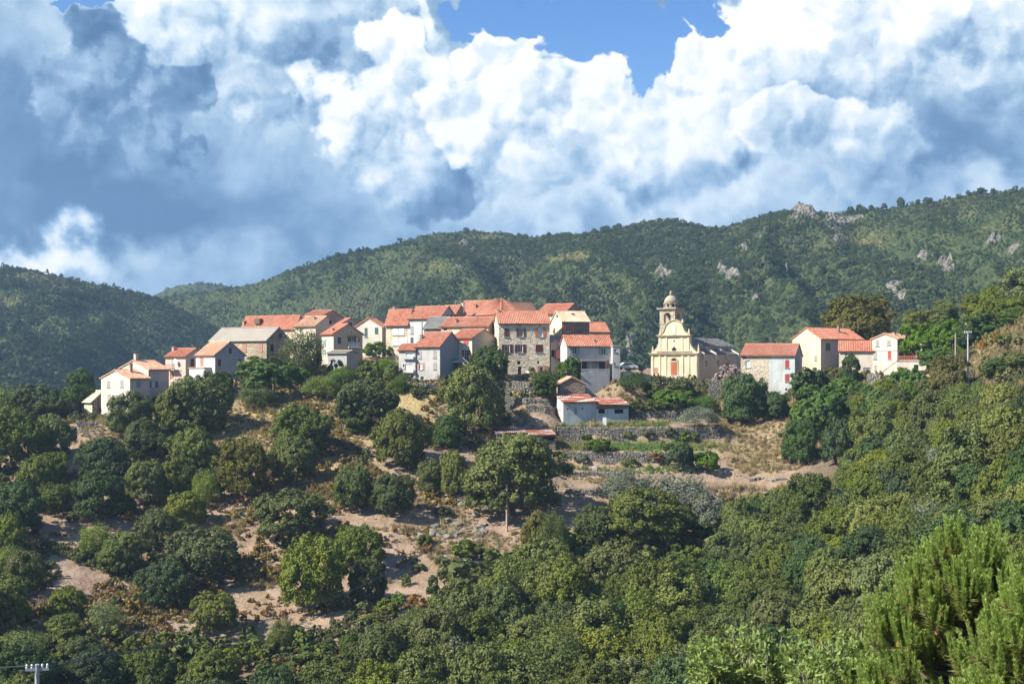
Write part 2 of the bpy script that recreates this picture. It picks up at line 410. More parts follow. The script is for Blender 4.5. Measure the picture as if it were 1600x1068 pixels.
CP += [(0, 700, 232), (0, 800, 200), (0, 950, 168), (0, 1068, 150), (-150, 760, 230), (-150, 900, 180), (-150, 1068, 145), (-400, 800, 230), (-400, 1068, 150),
       (200, 760, 215), (200, 900, 185), (200, 1068, 155), (390, 640, 240), (390, 700, 226), (380, 800, 203), (380, 950, 178), (400, 1068, 158),
       (600, 640, 236), (650, 700, 222), (560, 740, 214), (620, 820, 198), (700, 830, 198), (640, 900, 184), (560, 960, 173), (600, 1068, 154),
       (780, 640, 239), (800, 700, 225), (800, 830, 196), (800, 950, 172), (800, 1068, 153),
       (930, 648, 243), (930, 700, 226), (930, 745, 215), (940, 830, 197), (1000, 900, 180), (1000, 1068, 150),
       (1080, 660, 243), (1080, 700, 229), (1090, 750, 217), (1090, 850, 194), (1180, 660, 241), (1180, 740, 219), (1200, 850, 190), (1200, 950, 168), (1200, 1068, 146),
       (1320, 700, 222), (1400, 680, 216), (1400, 850, 175), (1400, 1068, 135), (1500, 650, 212), (1600, 600, 205), (1600, 750, 166), (1600, 900, 140), (1600, 1068, 118),
       (1800, 550, 190), (1800, 800, 145), (1800, 1068, 110)]
pts = [at(*c) for c in CP]
pts += [(-55, 275, -4), (-55, 310, -14), (-30, 275, 2), (-10, 290, 3), (10, 290, 2), (30, 290, 0), (55, 280, 0), (70, 275, 1), (-100, 270, -18), (-10, 325, -6), (40, 325, -8),
        (100, 270, 16), (-150, 300, -30), (-60, 360, -32), (0, 370, -34), (60, 360, -24), (120, 330, 4), (-100, 420, -40), (0, 430, -44), (100, 430, -30), (200, 430, 0), (220, 300, 40), (-220, 430, -45), (-220, 200, -40),
        (-220, 80, -46), (-100, 95, -46), (-50, 100, -45), (0, 100, -44), (50, 95, -40), (100, 80, -34), (180, 80, -10), (-100, 60, -36), (0, 60, -32), (60, 55, -27),
        (0, 30, -16), (-40, 30, -17), (40, 30, -15), (0, 12, -6.5), (-30, 0, -2.2), (0, 0, -1.75), (30, 0, -1.5), (0, -20, 3), (-100, 0, -4), (100, 0, 0), (-220, 0, -10), (220, 0, 6), (220, 150, 10)]
P = np.array(pts, float)
def _tps(a, b):
    d2 = (a[:, None, 0] - b[None, :, 0]) ** 2 + (a[:, None, 1] - b[None, :, 1]) ** 2
    return .5 * d2 * np.log(d2 + 1e-9)
_n = len(P); A = np.zeros((_n + 3, _n + 3)); A[:_n, :_n] = _tps(P, P) + np.eye(_n) * 4
A[:_n, _n] = 1; A[:_n, _n + 1:] = P[:, :2]; A[_n, :_n] = 1; A[_n + 1:, :_n] = P[:, :2].T
_w = np.linalg.solve(A, np.concatenate([P[:, 2], [0, 0, 0]]))
STEP = 1.25; GX = np.arange(-225, 225.1, STEP); GY = np.arange(-25, 430.1, STEP)
XX, YY = np.meshgrid(GX, GY)
_q = np.stack([XX.ravel(), YY.ravel()], 1); ZZ = np.zeros(len(_q))
for i in range(0, len(_q), 20000):
    s = _q[i:i + 20000]; ZZ[i:i + 20000] = _tps(s, P) @ _w[:_n] + _w[_n] + s @ _w[_n + 1:]
ZZ = ZZ.reshape(XX.shape)
_amp = np.clip((YY - 60) / 80, 0, 1) * np.clip((300 - YY) / 50, .3, 1)
_vill = np.exp(-(((XX - 0) / 75) ** 2 + ((YY - 262) / 17) ** 2) ** 2)
ZZ += fbm(XX / 14, YY / 14, 4, 3) * 1.1 * _amp * (1 - .8 * _vill) + fbm(XX / 3.2, YY / 3.2, 3, 9) * .22 * _amp * (1 - _vill)
# cultivated terraces held by dry stone walls below the village: (distance, height) profile
TER_Y = [196, 200, 208.8, 209.2, 217.8, 218.2, 223.8, 224.2, 231.8, 232.2, 241.8, 242.2, 248]
TER_Z = [-21.6, -20.8, -19.2, -17.9, -17.0, -15.9, -15.2, -13.3, -12.1, -9.7, -9.1, -7.4, -6.0]
WOB = lambda x: fbm(x / 22, x * 0 + .5, 3, 21) * 2.4
_sm = lambda v, a, b: np.clip((v - a) / (b - a), 0, 1) ** 2 * (3 - 2 * np.clip((v - a) / (b - a), 0, 1))
_mask = _sm(XX, 5, 9) * (1 - _sm(XX, 33, 40)) * _sm(YY, 198, 204) * (1 - _sm(YY, 243, 247))
ZZ = ZZ * (1 - _mask) + np.interp(YY + WOB(XX), TER_Y, TER_Z) * _mask
def zt(x, y):
    x = np.asarray(x, float); y = np.asarray(y, float)
    fx = np.clip((x - GX[0]) / STEP, 0, len(GX) - 1.001); fy = np.clip((y - GY[0]) / STEP, 0, len(GY) - 1.001)
    i = fx.astype(int); j = fy.astype(int); u = fx - i; v = fy - j
    return (ZZ[j, i] * (1 - u) + ZZ[j, i + 1] * u) * (1 - v) + (ZZ[j + 1, i] * (1 - u) + ZZ[j + 1, i + 1] * u) * v
_YS = np.arange(45, 330, .4)
def hit(px, py):
    """point of the ground seen at a pixel (nearest crossing), or None"""
    x = (px - HX) / F * _YS; z = (HY - py) / F * _YS; d = z - zt(x, _YS)
    k = np.where(d <= 0)[0]
    if len(k) == 0 or k[0] == 0: return None
    y = _YS[k[0]]; return (px - HX) / F * y, y, float(zt((px - HX) / F * y, y))

def _ground(g):
    big = g.noise(.045, 6, .6); mid = g.noise(.28, 6, .65); fine = g.noise(1.9, 6, .7)
    soil = g.mix(g.rng(fine, .35, .65), (.17, .11, .078), (.36, .245, .178)); soil = g.mix(g.rng(big, .4, .62, 0, .7), soil, g.mix(fine, (.20, .155, .085), (.37, .29, .155)))
    soil = g.mix(g.rng(mid, .42, .62), soil, (.38, .28, .205))
    dry = g.mix(g.rng(fine, .35, .6), (.28, .22, .10), (.42, .33, .165))
    green = g.mix(g.rng(fine, .35, .6), (.06, .085, .022), (.13, .16, .045))
    at_ = g.node('ShaderNodeAttribute', attribute_name='grass').outputs['Fac']
    dr = g.node('ShaderNodeAttribute', attribute_name='dry').outputs['Fac']
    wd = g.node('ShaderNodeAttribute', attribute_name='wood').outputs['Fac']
    col = g.mix(g.rng(g.math('ADD', mid, g.math('MULTIPLY', dr, .5)), .62, .8), soil, dry)
    col = g.mix(g.rng(g.math('ADD', g.math('MULTIPLY', mid, .8), at_), .85, 1.15), col, green)
    col = g.mix(g.rng(g.noise(5.5, 3, .6), .62, .7, 0, .5), col, (.40, .36, .31))
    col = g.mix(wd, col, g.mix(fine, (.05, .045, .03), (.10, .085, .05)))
    h = g.math('ADD', g.math('MULTIPLY', mid, 2.0), fine)
    g.surf(g.bsdf(col, .95, .1, g.bump(h, 1.0, .35)))
M['ground'] = mat('hillside_soil', _ground)
_U = HX + F * XX / np.maximum(YY, 1); _Vp = HY - F * ZZ / np.maximum(YY, 1)
def blob(px, py, rx, ry): return np.exp(-(((_U - px) / rx) ** 2 + ((_Vp - py) / ry) ** 2))
# meadow, straw and leaf litter cover by place on the hill
_grass = (blob(1000, 697, 130, 9) * 1.0 + blob(560, 640, 60, 25) * .5 + blob(1000, 735, 120, 8) * .35 + blob(420, 640, 60, 30) * .5 + blob(1400, 610, 90, 30) * .7 + blob(960, 662, 90, 8) * .6 + blob(600, 610, 420, 26) * .32 + blob(1150, 640, 80, 25) * .5)
_dry = blob(1180, 700, 60, 60) * .5 + blob(430, 650, 50, 22) * .8 + blob(540, 720, 50, 60) * .8 + blob(1550, 550, 80, 45) * 1.0 + blob(950, 708, 110, 8) * .9 + blob(660, 650, 40, 40) * .5 + blob(400, 680, 60, 30) * .5 + blob(650, 615, 500, 35) * .5 + blob(330, 700, 200, 60) * .25
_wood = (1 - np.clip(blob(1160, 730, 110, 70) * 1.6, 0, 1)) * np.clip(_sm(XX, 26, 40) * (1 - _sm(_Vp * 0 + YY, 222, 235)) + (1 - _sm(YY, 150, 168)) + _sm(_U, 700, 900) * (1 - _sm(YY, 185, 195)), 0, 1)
def grid_faces(nx, ny):
    a = np.arange((ny - 1) * nx).reshape(ny - 1, nx)[:, :-1].ravel()
    return np.stack([a, a + 1, a + nx + 1, a + nx], 1)
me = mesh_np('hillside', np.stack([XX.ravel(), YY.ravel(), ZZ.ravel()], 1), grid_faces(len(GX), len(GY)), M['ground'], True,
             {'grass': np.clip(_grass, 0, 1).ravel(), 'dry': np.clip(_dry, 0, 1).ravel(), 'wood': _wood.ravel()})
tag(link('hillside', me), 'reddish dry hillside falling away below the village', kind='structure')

# ------------------------------------------------------------------ the mountains behind
def _mount(g):
    geo = g.node('ShaderNodeNewGeometry').outputs['Position']
    n1 = g.noise(.012, 6, .6, vec=geo); n2 = g.noise(.09, 6, .65, vec=geo)
    col = g.mix(g.rng(n2, .35, .65), (.05, .07, .027), (.10, .12, .045))
    yel = g.node('ShaderNodeAttribute', attribute_name='scrub').outputs['Fac']; rk = g.node('ShaderNodeAttribute', attribute_name='rock').outputs['Fac']
    col = g.mix(g.rng(n1, .5, .62, 0, .6), col, (.105, .09, .05)); col = g.mix(g.rng(g.math('ADD', n2, yel), .8, 1.25, 0, .9), col, (.165, .15, .06))
    col = g.mix(g.rng(g.math('ADD', g.math('MULTIPLY', n2, .9), rk), .95, 1.1), col, g.mix(g.rng(g.noise(.35, 5, .7, vec=geo), .35, .65), (.11, .105, .09), (.31, .285, .24)))
    bv = g.node('ShaderNodeTexVoronoi'); bv.inputs['Scale'].default_value = .55; g.put(bv.inputs['Vector'], geo)
    bd = g.rng(bv.outputs['Distance'], .1, .75, 1, 0); col = g.mix(g.math('MULTIPLY', bd, g.math('SUBTRACT', 1.0, rk)), col, (.055, .088, .03))
    g.surf(g.bsdf(col, .95, .1, g.bump(g.math('ADD', g.noise(.3, 6, .7, vec=geo), bd), 1.0, 2.0)))
M['mountain'] = mat('scrub_covered_mountain', _mount)
ROCKS = [(1258, 338, 24, 11), (1335, 345, 34, 9), (1300, 352, 20, 10), (1192, 365, 9, 6), (1165, 388, 14, 9), (1138, 432, 22, 10), (1035, 428, 20, 10), (1395, 450, 22, 12), (1480, 415, 22, 14), (1440, 400, 12, 9),
         (1455, 428, 26, 7), (1500, 440, 18, 8), (1562, 380, 26, 12), (1590, 392, 20, 8), (725, 380, 8, 6), (720, 416, 12, 5), (1310, 375, 12, 8), (985, 540, 8, 26), (972, 522, 6, 14), (1232, 432, 12, 6), (1180, 470, 10, 5), (1585, 305, 14, 5), (640, 395, 12, 4), (1410, 465, 22, 8), (1240, 350, 16, 10)]
SCRUB = [(60, 432, 50, 9), (120, 445, 60, 10), (200, 456, 50, 8), (360, 466, 38, 8), (915, 425, 45, 18), (770, 440, 22, 22), (680, 420, 60, 12), (760, 372, 90, 7), (880, 400, 60, 10), (30, 470, 40, 14), (1330, 370, 80, 20), (1540, 350, 90, 30)]
def mountain(name, sky, yr, yf, zf, spur, label, seed, nx=520, ny=220, prof=.85, px0=-900, px1=2500):
    sky = np.array(sky, float); yr = np.array(yr, float)
    px = np.linspace(px0, px1, nx); u = (px - HX) / F
    Yr = np.interp(px, yr[:, 0], yr[:, 1]); zr = (HY - np.interp(px, sky[:, 0], sky[:, 1])) / F * Yr
    # smooth the skyline slightly
    zr = np.convolve(np.pad(zr, 3, 'edge'), np.ones(7) / 7, 'valid')
    t = np.linspace(0, 1.25, ny)[:, None]
    Y = yf + (Yr[None] - yf) * t; X = u[None] * Y
    tt = np.clip(t, 0, 1)
    Z = zf + (zr[None] - zf) * tt ** prof
    back = np.clip(t - 1, 0, 1); Z = Z - back * 900 * back * 4 - back * 60
    w = np.sin(np.pi * tt) ** .7
    ridg = 1 - 2 * np.abs(fbm(X / 95, Y / 260, 4, seed))
    Z = Z + w * spur * (ridg - .72) + w * spur * .3 * fbm(X / 30, Y / 30, 4, seed + 5)
    Z = Z + fbm(X / 14, Y / 14, 3, seed + 8) * 1.1 * np.clip(t * 4, 0, 1)
    Upx = HX + F * X / Y; Vpx = HY - F * Z / Y
    rk = sum(np.exp(-(((Upx - a) / c / .85) ** 2 + ((Vpx - b) / d / .85) ** 2) ** 1.2) for a, b, c, d in ROCKS)
    sc = sum(np.exp(-(((Upx - a) / c) ** 2 + ((Vpx - b) / d) ** 2)) for a, b, c, d in SCRUB)
    rkn = np.clip(rk * (.75 + 2.4 * fbm(X / 7, Y / 7, 4, seed + 12)), 0, 1); sc = sc * (.55 + 1.1 * fbm(X / 16, Y / 22, 4, seed + 19))
    Z = Z + rkn * (np.abs(fbm(X / 6, Y / 9, 4, seed + 31)) * 11)
    me = mesh_np(name, np.stack([X.ravel(), Y.ravel(), Z.ravel()], 1), grid_faces(nx, ny), M['mountain'], True, {'rock': rkn.ravel(), 'scrub': np.clip(sc, 0, 1).ravel()})
    tag(link(name, me), label, kind='structure')
    return dict(X=X, Y=Y, Z=Z, U=Upx, V=Vpx, rock=rkn, scrub=np.clip(sc, 0, 1), t=t + 0 * X)
SKY1 = [(-900, 470), (200, 470), (330, 456), (385, 448), (450, 425), (500, 413), (540, 399), (600, 388), (640, 376), (680, 367), (730, 361), (800, 367), (860, 371), (930, 368), (990, 352), (1030, 343), (1070, 346), (1110, 358), (1150, 352), (1200, 337),
        (1240, 330), (1300, 333), (1360, 328), (1420, 320), (1480, 311), (1520, 303), (1600, 298), (1750, 290), (2100, 280), (2500, 300)]
MT = mountain('mountain', SKY1, [(-900, 1100), (300, 1000), (800, 900), (1100, 850), (1600, 760), (2500, 700)], 470, -45, 36, 'long green mountain with rocky outcrops rising behind the village', 40)
SKY2 = [(-900, 300), (-400, 370), (-100, 405), (0, 417), (60, 425), (120, 436), (180, 449), (235, 461), (290, 486), (360, 525), (430, 565), (520, 610), (800, 700), (2500, 700)]
MH = mountain('hill', SKY2, [(-900, 950), (300, 900), (2500, 900)], 500, -60, 24, 'dark wooded hill at the left of the valley', 60, 260, 110, .8, -900, 560)
SKY3 = [(-200, 520), (200, 475), (245, 459), (270, 448), (300, 442), (345, 443), (370, 451), (400, 460), (450, 480), (700, 520)]
MF = mountain('far_hill', SKY3, [(-900, 1500), (2500, 1500)], 1150, 0, 20, 'pale distant hill in the gap between the ridges', 80, 120, 60, .9, -200, 700)
SKY4 = [(1000, 640), (1150, 606), (1290, 574), (1350, 545), (1420, 508), (1500, 468), (1600, 417), (1700, 380), (1900, 330), (2500, 300)]
MR = mountain('ridge', SKY4, [(1000, 560), (2500, 520)], 400, -50, 5, 'green scrubby spur descending from the right in front of the mountain', 90, 220, 90, .9, 1000, 2400)

# ------------------------------------------------------------------ houses
class House:
    """near vertical corner at pixel xc and distance Y; local x runs along the right-hand face, local y along the left-hand face"""
    def __init__(s, name, label, cat, xl, xc, xr, ye, yb, Y, th, yridge=None, roof='R', mL='white', mR=None, mroof='tile', b=None, a=None, over=.35, deep=3.0, rib=True, group=None):
        s.th = R(th); c, n = math.cos(s.th), math.sin(s.th); s.c, s.n = c, n
        s.Cx = (xc - HX) / F * Y; s.Y = Y
        s.a = a if a else s.inva(xr); s.b = b if b else s.invb(xl)
        s.z0 = (HY - yb) / F * Y; s.h = (yb - ye) / F * Y
        s.root = tag(empty(name, (s.Cx, Y, s.z0), s.th), label, cat, group)
        s.wins = {'L': [], 'R': []}; s.mL = mL; s.mR = mR or mL; s.kind = roof; s.deep = deep
        s.rise = 0
        if yridge is not None:
            lx, ly = (0, s.b / 2) if roof in ('R', 'shedR') else (s.a / 2, 0)
            if roof == 'hip': lx, ly = s.a / 2, s.b / 2
            if roof == 'shedR': ly = s.b
            Yw = Y + lx * n + ly * c
            s.rise = max(.5, (HY - yridge) / F * Yw - s.z0 - s.h)
        s.mroof = mroof; s.over = over; s.rib = rib
    def inva(s, px): u = (px - HX) / F; return (u * s.Y - s.Cx) / (s.c - u * s.n)
    def invb(s, px): u = (px - HX) / F; return (s.Cx - u * s.Y) / (s.n + u * s.c)
    def ploc(s, face, px, py):
        """pixel on a face -> (distance along the face, height above base)"""
        if face == 'R': t = s.inva(px); Yw = s.Y + t * s.n
        else: t = s.invb(px); Yw = s.Y + t * s.c
        return t, (HY - py) / F * Yw - s.z0
    def win(s, face, x0, y0, x1, y1, style='w', sh='brown', fr='frame'):
        t0, z1 = s.ploc(face, x0, y0); t1, z0 = s.ploc(face, x1, y1)
        if t0 > t1: t0, t1 = t1, t0
        _, zz = s.ploc(face, x1, y0); z1 = (z1 + zz) / 2
        s.wins[face].append([max(t0, .12), min(t1, (s.a if face == 'R' else s.b) - .12), z0, z1, style, sh, fr]); return s
    def pt(s, face, t, d, z):
        """d = outward"""
        return (t, -d, z) if face == 'R' else (-d, t, z)
    def fbox(s, mb, face, t0, t1, d0, d1, z0, z1):
        if face == 'R': mb.box(t0, t1, -d1, -d0, z0, z1)
        else: mb.box(-d1, -d0, t0, t1, z0, z1)
    def wall_face(s, mb, face, ln):
        W = []
        for w in s.wins[face]:
            t0, t1, z0, z1, st = w[:5]
            if st in ('o', 'ow', 'oc'): q = (t1 - t0) * .27; t0 += q; t1 -= q
            if z1 < s.h - .1 and st != 'flat': W.append((t0, t1, z0, z1))
        ts = sorted(set([0, ln] + [v for w in W for v in w[:2]])); zs = sorted(set([-s.deep, s.h] + [v for w in W for v in w[2:]]))
        for i in range(len(ts) - 1):
            for j in range(len(zs) - 1):
                a0, a1, b0, b1 = ts[i], ts[i + 1], zs[j], zs[j + 1]
                if any(w[0] - 1e-4 <= a0 and a1 <= w[1] + 1e-4 and w[2] - 1e-4 <= b0 and b1 <= w[3] + 1e-4 for w in W): continue
                mb.poly([s.pt(face, a0, 0, b0), s.pt(face, a1, 0, b0), s.pt(face, a1, 0, b1), s.pt(face, a0, 0, b1)])
        for t0, t1, z0, z1 in W:      # reveals
            D = -.22
            for p, q in (((t0, z0), (t1, z0)), ((t1, z0), (t1, z1)), ((t1, z1), (t0, z1)), ((t0, z1), (t0, z0))):
                mb.poly([s.pt(face, p[0], 0, p[1]), s.pt(face, q[0], 0, q[1]), s.pt(face, q[0], D, q[1]), s.pt(face, p[0], D, p[1])])
    def finish(s, chims=(), gableR=True):
        a, b, h, r, dp = s.a, s.b, s.h, s.rise, s.deep; k = s.kind
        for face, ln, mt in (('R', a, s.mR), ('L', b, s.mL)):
            mb = MB(); s.wall_face(mb, face, ln)
            if face == 'L' and k == 'R': mb.poly([(0, 0, h), (0, b, h), (0, b / 2, h + r)])
            if face == 'R' and k == 'L': mb.poly([(0, 0, h), (a, 0, h), (a / 2, 0, h + r)])
            if k == 'shedR' and face == 'L': mb.poly([(0, 0, h), (0, b, h), (0, b, h + r)])
            if k == 'shedL' and face == 'R': mb.poly([(0, 0, h), (a, 0, h), (a, 0, h + r)])
            mb.build('wall', M[mt], s.root)
        mb = MB()
        hb = h + (r if k == 'shedR' else 0); ha = h + (r if k == 'shedL' else 0)
        mb.poly([(a, 0, -dp), (a, b, -dp), (a, b, hb if k == 'shedR' else h), (a, 0, h)] if k != 'shedL' else [(a, 0, -dp), (a, b, -dp), (a, b, ha), (a, 0, ha)])
        mb.poly([(a, b, -dp), (0, b, -dp), (0, b, hb if k == 'shedR' else h), (a, b, hb if k == 'shedR' else ha)])
        if k == 'R': mb.poly([(a, 0, h), (a, b, h), (a, b / 2, h + r)])
        if k == 'L': mb.poly([(0, b, h), (a, b, h), (a / 2, b, h + r)])
        if k == 'shedR': pass
        if k == 'shedL': mb.poly([(0, b, h), (a, b, h), (a, b, ha)])
        mb.build('rear_wall', M[s.mR], s.root)
        o = s.over; rb = MB(); g = .12
        def slope(e0, e1, r1, r0):
            e0, e1, r1, r0 = map(Vector, (e0, e1, r1, r0)); L_ = (e1 - e0).length; n = (e1 - e0).cross(r0 - e0).normalized()
            if n.z < 0: n = -n
            N = max(2, int(L_ / (.31 if s.rib else 1.2))) ; prof = [0, .7, 1, .7] if s.rib else [0.0]; am = .09 if s.rib else 0.0
            cols = []
            rows = 7
            for i in range(N * len(prof) + 1):
                f = i / (N * len(prof)); hgt = am * prof[i % len(prof)] + .1
                lo = e0.lerp(e1, f); hi = r0.lerp(r1, f); cols.append((lo, hi, hgt))
            base = len(rb.v); nc = len(cols)
            for q in range(rows):
                for ci, (lo, hi, hgt) in enumerate(cols):
                    jit = (math.sin(ci // 4 * 12.9898 + q * 78.233) * 43758.5453) % 1.0 * .03 if s.rib else 0
                    rb.v.append(tuple(lo.lerp(hi, q / rows) + n * (hgt + .03 + jit)))
                    rb.v.append(tuple(lo.lerp(hi, (q + 1) / rows) + n * (hgt + jit)))
            for q in range(rows):
                for ci in range(nc - 1):
                    v = base + (q * nc + ci) * 2; rb.f.append((v, v + 2, v + 3, v + 1))
            rb.poly([e0, e1, r1, r0]); rb.poly([e0, e1, e1 + n * .13, e0 + n * .13]); rb.poly([e0, r0, r0 + n * .15, e0 + n * .15]); rb.poly([e1, r1, r1 + n * .15, e1 + n * .15])
        v = .18
        if k in ('R', 'L'):
            if k == 'R': P_ = lambda x, y, z: (x, y, z); la, lb = a, b
            else: P_ = lambda x, y, z: (y, x, z); la, lb = b, a
            dz = r / (lb / 2) * o
            slope(P_(-v, -o, h - dz), P_(la + v, -o, h - dz), P_(la + v, lb / 2, h + r), P_(-v, lb / 2, h + r))
            slope(P_(-v, lb + o, h - dz), P_(la + v, lb + o, h - dz), P_(la + v, lb / 2, h + r), P_(-v, lb / 2, h + r))
            rf = rb.build('roof', M[s.mroof], s.root)
            rc = MB(); x = -v
            while x < la + v - .2:
                x1 = min(x + .45, la + v)
                p0 = [P_(x, lb / 2 - .2, h + r + .1), P_(x, lb / 2 - .1, h + r + .24), P_(x, lb / 2 + .1, h + r + .24), P_(x, lb / 2 + .2, h + r + .1)]
                d = Vector(P_(x1 - x + .03, 0, .0)); rc.prism(p0, d); x = x1
            rc.build('ridge_tiles', M[s.mroof], rf)
        elif k == 'hip':
            m = min(a, b) / 2; hz = h - r / m * o
            if a >= b: r0, r1 = (b / 2, b / 2, h + r), (a - b / 2, b / 2, h + r)
            else: r0, r1 = (a / 2, a / 2, h + r), (a / 2, b - a / 2, h + r)
            c00, c10, c11, c01 = (-o, -o, hz), (a + o, -o, hz), (a + o, b + o, hz), (-o, b + o, hz)
            if a >= b:
                slope(c00, c10, r1, r0); slope(c01, c11, r1, r0); slope(c00, c01, r0, r0); slope(c10, c11, r1, r1)
            else:
                slope(c00, c01, r1, r0); slope(c10, c11, r1, r0); slope(c00, c10, r0, r0); slope(c01, c11, r1, r1)
            rf = rb.build('roof', M[s.mroof], s.root)
            rc = MB()
            for c_ in (c00, c10, c11, c01):
                q = r0 if (Vector(c_) - Vector(r0)).length < (Vector(c_) - Vector(r1)).length else r1
                rc.tube(Vector(c_) + Vector((0, 0, .15)), Vector(q) + Vector((0, 0, .2)), .13, n=6)
            rc.build('ridge_tiles', M[s.mroof], rf)
        elif k == 'shedR':
            dz = r / b * o; slope((-v, -o, h - dz), (a + v, -o, h - dz), (a + v, b + o, h + r + dz), (-v, b + o, h + r + dz)); rf = rb.build('roof', M[s.mroof], s.root)
        elif k == 'shedL':
            dz = r / a * o; slope((-o, -v, h - dz), (-o, b + v, h - dz), (a + o, b + v, h + r + dz), (a + o, -v, h + r + dz)); rf = rb.build('roof', M[s.mroof], s.root)
        else:
            rf = MB().box(-.12, a + .12, -.12, b + .12, h, h + .18).build('roof', M[s.mroof], s.root)
        s.roof_obj = rf
        for fx, fy, hh, wd, mt in chims:
            cx, cy = a * fx, b * fy
            if k == 'R': zt_ = h + r * (1 - abs(fy - .5) * 2)
            elif k == 'L': zt_ = h + r * (1 - abs(fx - .5) * 2)
            else: zt_ = h + r * .5
            c_ = MB().box(cx - wd / 2, cx + wd / 2, cy - wd / 2, cy + wd / 2, zt_ - .6, zt_ + hh).build('chimney', M[mt], s.root)
            MB().box(cx - wd / 2 - .07, cx + wd / 2 + .07, cy - wd / 2 - .07, cy + wd / 2 + .07, zt_ + hh, zt_ + hh + .1).build('chimney_cap', M['tile'], c_)
        for face in 'RL':
            for w in s.wins[face]: s.make_win(face, *w)
        return s
    def make_win(s, face, t0, t1, z0, z1, st, sh, fr):
        surf = z1 >= s.h - .1 or st == 'flat'
        D = .015 if surf else -.16
        if st in ('o', 'ow', 'oc'):
            q = (t1 - t0) * .27; p0, p1 = t0 + q, t1 - q
        else: p0, p1 = t0, t1
        f = MB(); e = .07; dd = D + .06
        def bar(a0, a1, b0, b1): s.fbox(f, face, a0, a1, D, dd, b0, b1)
        if st == 'h':      # bare opening
            s.fbox(f, face, p0, p1, D - .04, D + .0 if not surf else D + .01, z0, z1); f.build('opening', M['void'], s.root); return
        door = st in ('d', 'dp')
        bar(p0, p0 + e, z0, z1); bar(p1 - e, p1, z0, z1); bar(p0 + e, p1 - e, z1 - e, z1); bar(p0 + e, p1 - e, z0, z0 + e)
        if not door and (p1 - p0) > .6: m = (p0 + p1) / 2; bar(m - e / 2, m + e / 2, z0 + e, z1 - e)
        w = f.build('door' if door else 'window', M[fr], s.root)
        if door: 
            d_ = MB(); s.fbox(d_, face, p0 + e, p1 - e, D - .02, D + .03, z0 + e, z1 - e); d_.build('door_leaf', M[sh], w)
        elif st == 'c':
            m = (p0 + p1) / 2
            for q0, q1 in ((p0 + .02, m - .015), (m + .015, p1 - .02)):
                d_ = MB(); dh = .02 if not surf else .03; s.fbox(d_, face, q0, q1, -.02 if not surf else dd + .005, .05 if not surf else dd + .05, z0 + .02, z1 - .02); d_.build('shutter', M[sh], w)
        else:
            d_ = MB(); s.fbox(d_, face, p0 + e, p1 - e, D - .02, D + .02, z0 + e, z1 - e); d_.build('pane', M['curtain' if st in ('ow', 'wc') else 'glass'], w)
        if st in ('o', 'ow', 'oc'):
            for q0, q1 in ((t0, p0 - .03), (p1 + .03, t1)):
                d_ = MB(); s.fbox(d_, face, q0, q1, .012, .06, z0, z1); d_.build('shutter', M[sh], w)
        if not door and not surf:
            d_ = MB(); s.fbox(d_, face, p0 - .1, p1 + .1, .003, .12, z0 - .1, z0 - .005); d_.build('sill', M['concrete'], w)
    def box(s, name, x0, x1, y0, y1, z0, z1, m): return MB().box(x0, x1, y0, y1, z0, z1).build(name, M[m], s.root)

# --- left end of the village
h = House('stone_shed', 'small tan shed with pale lean-to roof left of the tall white house', 'shed', 131.5, 144, 160, 627, 655, 245, 45, None, 'shedL', 'beige', 'stone_dark', 'sandroof', rib=False)
h.rise = 1.6; h.finish()
h = House('white_house', 'tall white gabled house at the lower left end of the village', 'house', 158, 203, 234, 591, 648, 240, 50, 578.5, 'R', 'warmwhite', 'pink', 'tile_old', deep=5)
h.win('L', 167, 595, 172, 605, 'c', 'grey_sh').win('L', 188, 594, 193, 605, 'c', 'grey_sh').win('L', 168, 616, 173, 628, 'c', 'grey_sh').win('L', 168, 636, 172.5, 643, 'w')
h.win('R', 213.5, 594, 220, 604, 'c', 'teal').finish([(.55, .35, 1.5, .5, 'stone_pink')])
h = House('cream_house', 'cream house with chimney stepped up behind the tall white house', 'house', 185, 232, 264, 577, 608, 246, 53, 563.5, 'R', 'warmwhite', 'pink', 'tile_old', deep=4)
h.win('R', 233, 595.5, 246.5, 605, 'ow', 'green_sh').finish([(.12, .5, 1.2, .5, 'warmwhite')])
hp = h
h = House('pink_house', 'pinkish house with balcony and satellite dish left of the grey gabled house', 'house', 258.5, 290, 322, 556.5, 598, 258, 58, 545, 'L', 'pink', 'pink', 'tile_red')
h.win('L', 268, 561, 272.5, 575, 'c', 'grey_sh').win('R', 298, 560, 303, 572, 'c', 'brown').win('R', 298, 580, 302, 584, 'w').win('L', 266, 582, 271, 593, 'd', 'orange')
t0, z0 = h.ploc('L', 264, 577); t1, _ = h.ploc('L', 279, 577)
bl = h.box('balcony', -1.1, 0, min(t0, t1), max(t0, t1), z0 - .15, z0, 'concrete')
rl = MB()
for i in range(12): y = min(t0, t1) + i * abs(t1 - t0) / 11; rl.box(-1.1, -1.06, y - .02, y + .02, z0, z0 + .9)
rl.box(-1.12, -1.04, min(t0, t1), max(t0, t1), z0 + .9, z0 + .96); rl.build('railing', M['terra_sh'], bl)
t2, z2 = h.ploc('L', 277, 564); d = MB().lathe((0, 0, 0), [(.02, 0), (.3, .03), (.42, .12)], 16).build('satellite_dish', M['white_paint'], h.root); d.location = (-.5, t2, z2); d.rotation_euler = (0, R(-75), 0)
h.finish([(.35, .95, .8, .5, 'terra_sh' if False else 'stone_pink')])
h = House('grey_gabled_house', 'grey rendered house with pale tiled gable roof below the stone barn', 'house', 306, 336, 382, 554, 602, 252, 46, 534.5, 'L', 'white', 'shadegrey', 'tile_old')
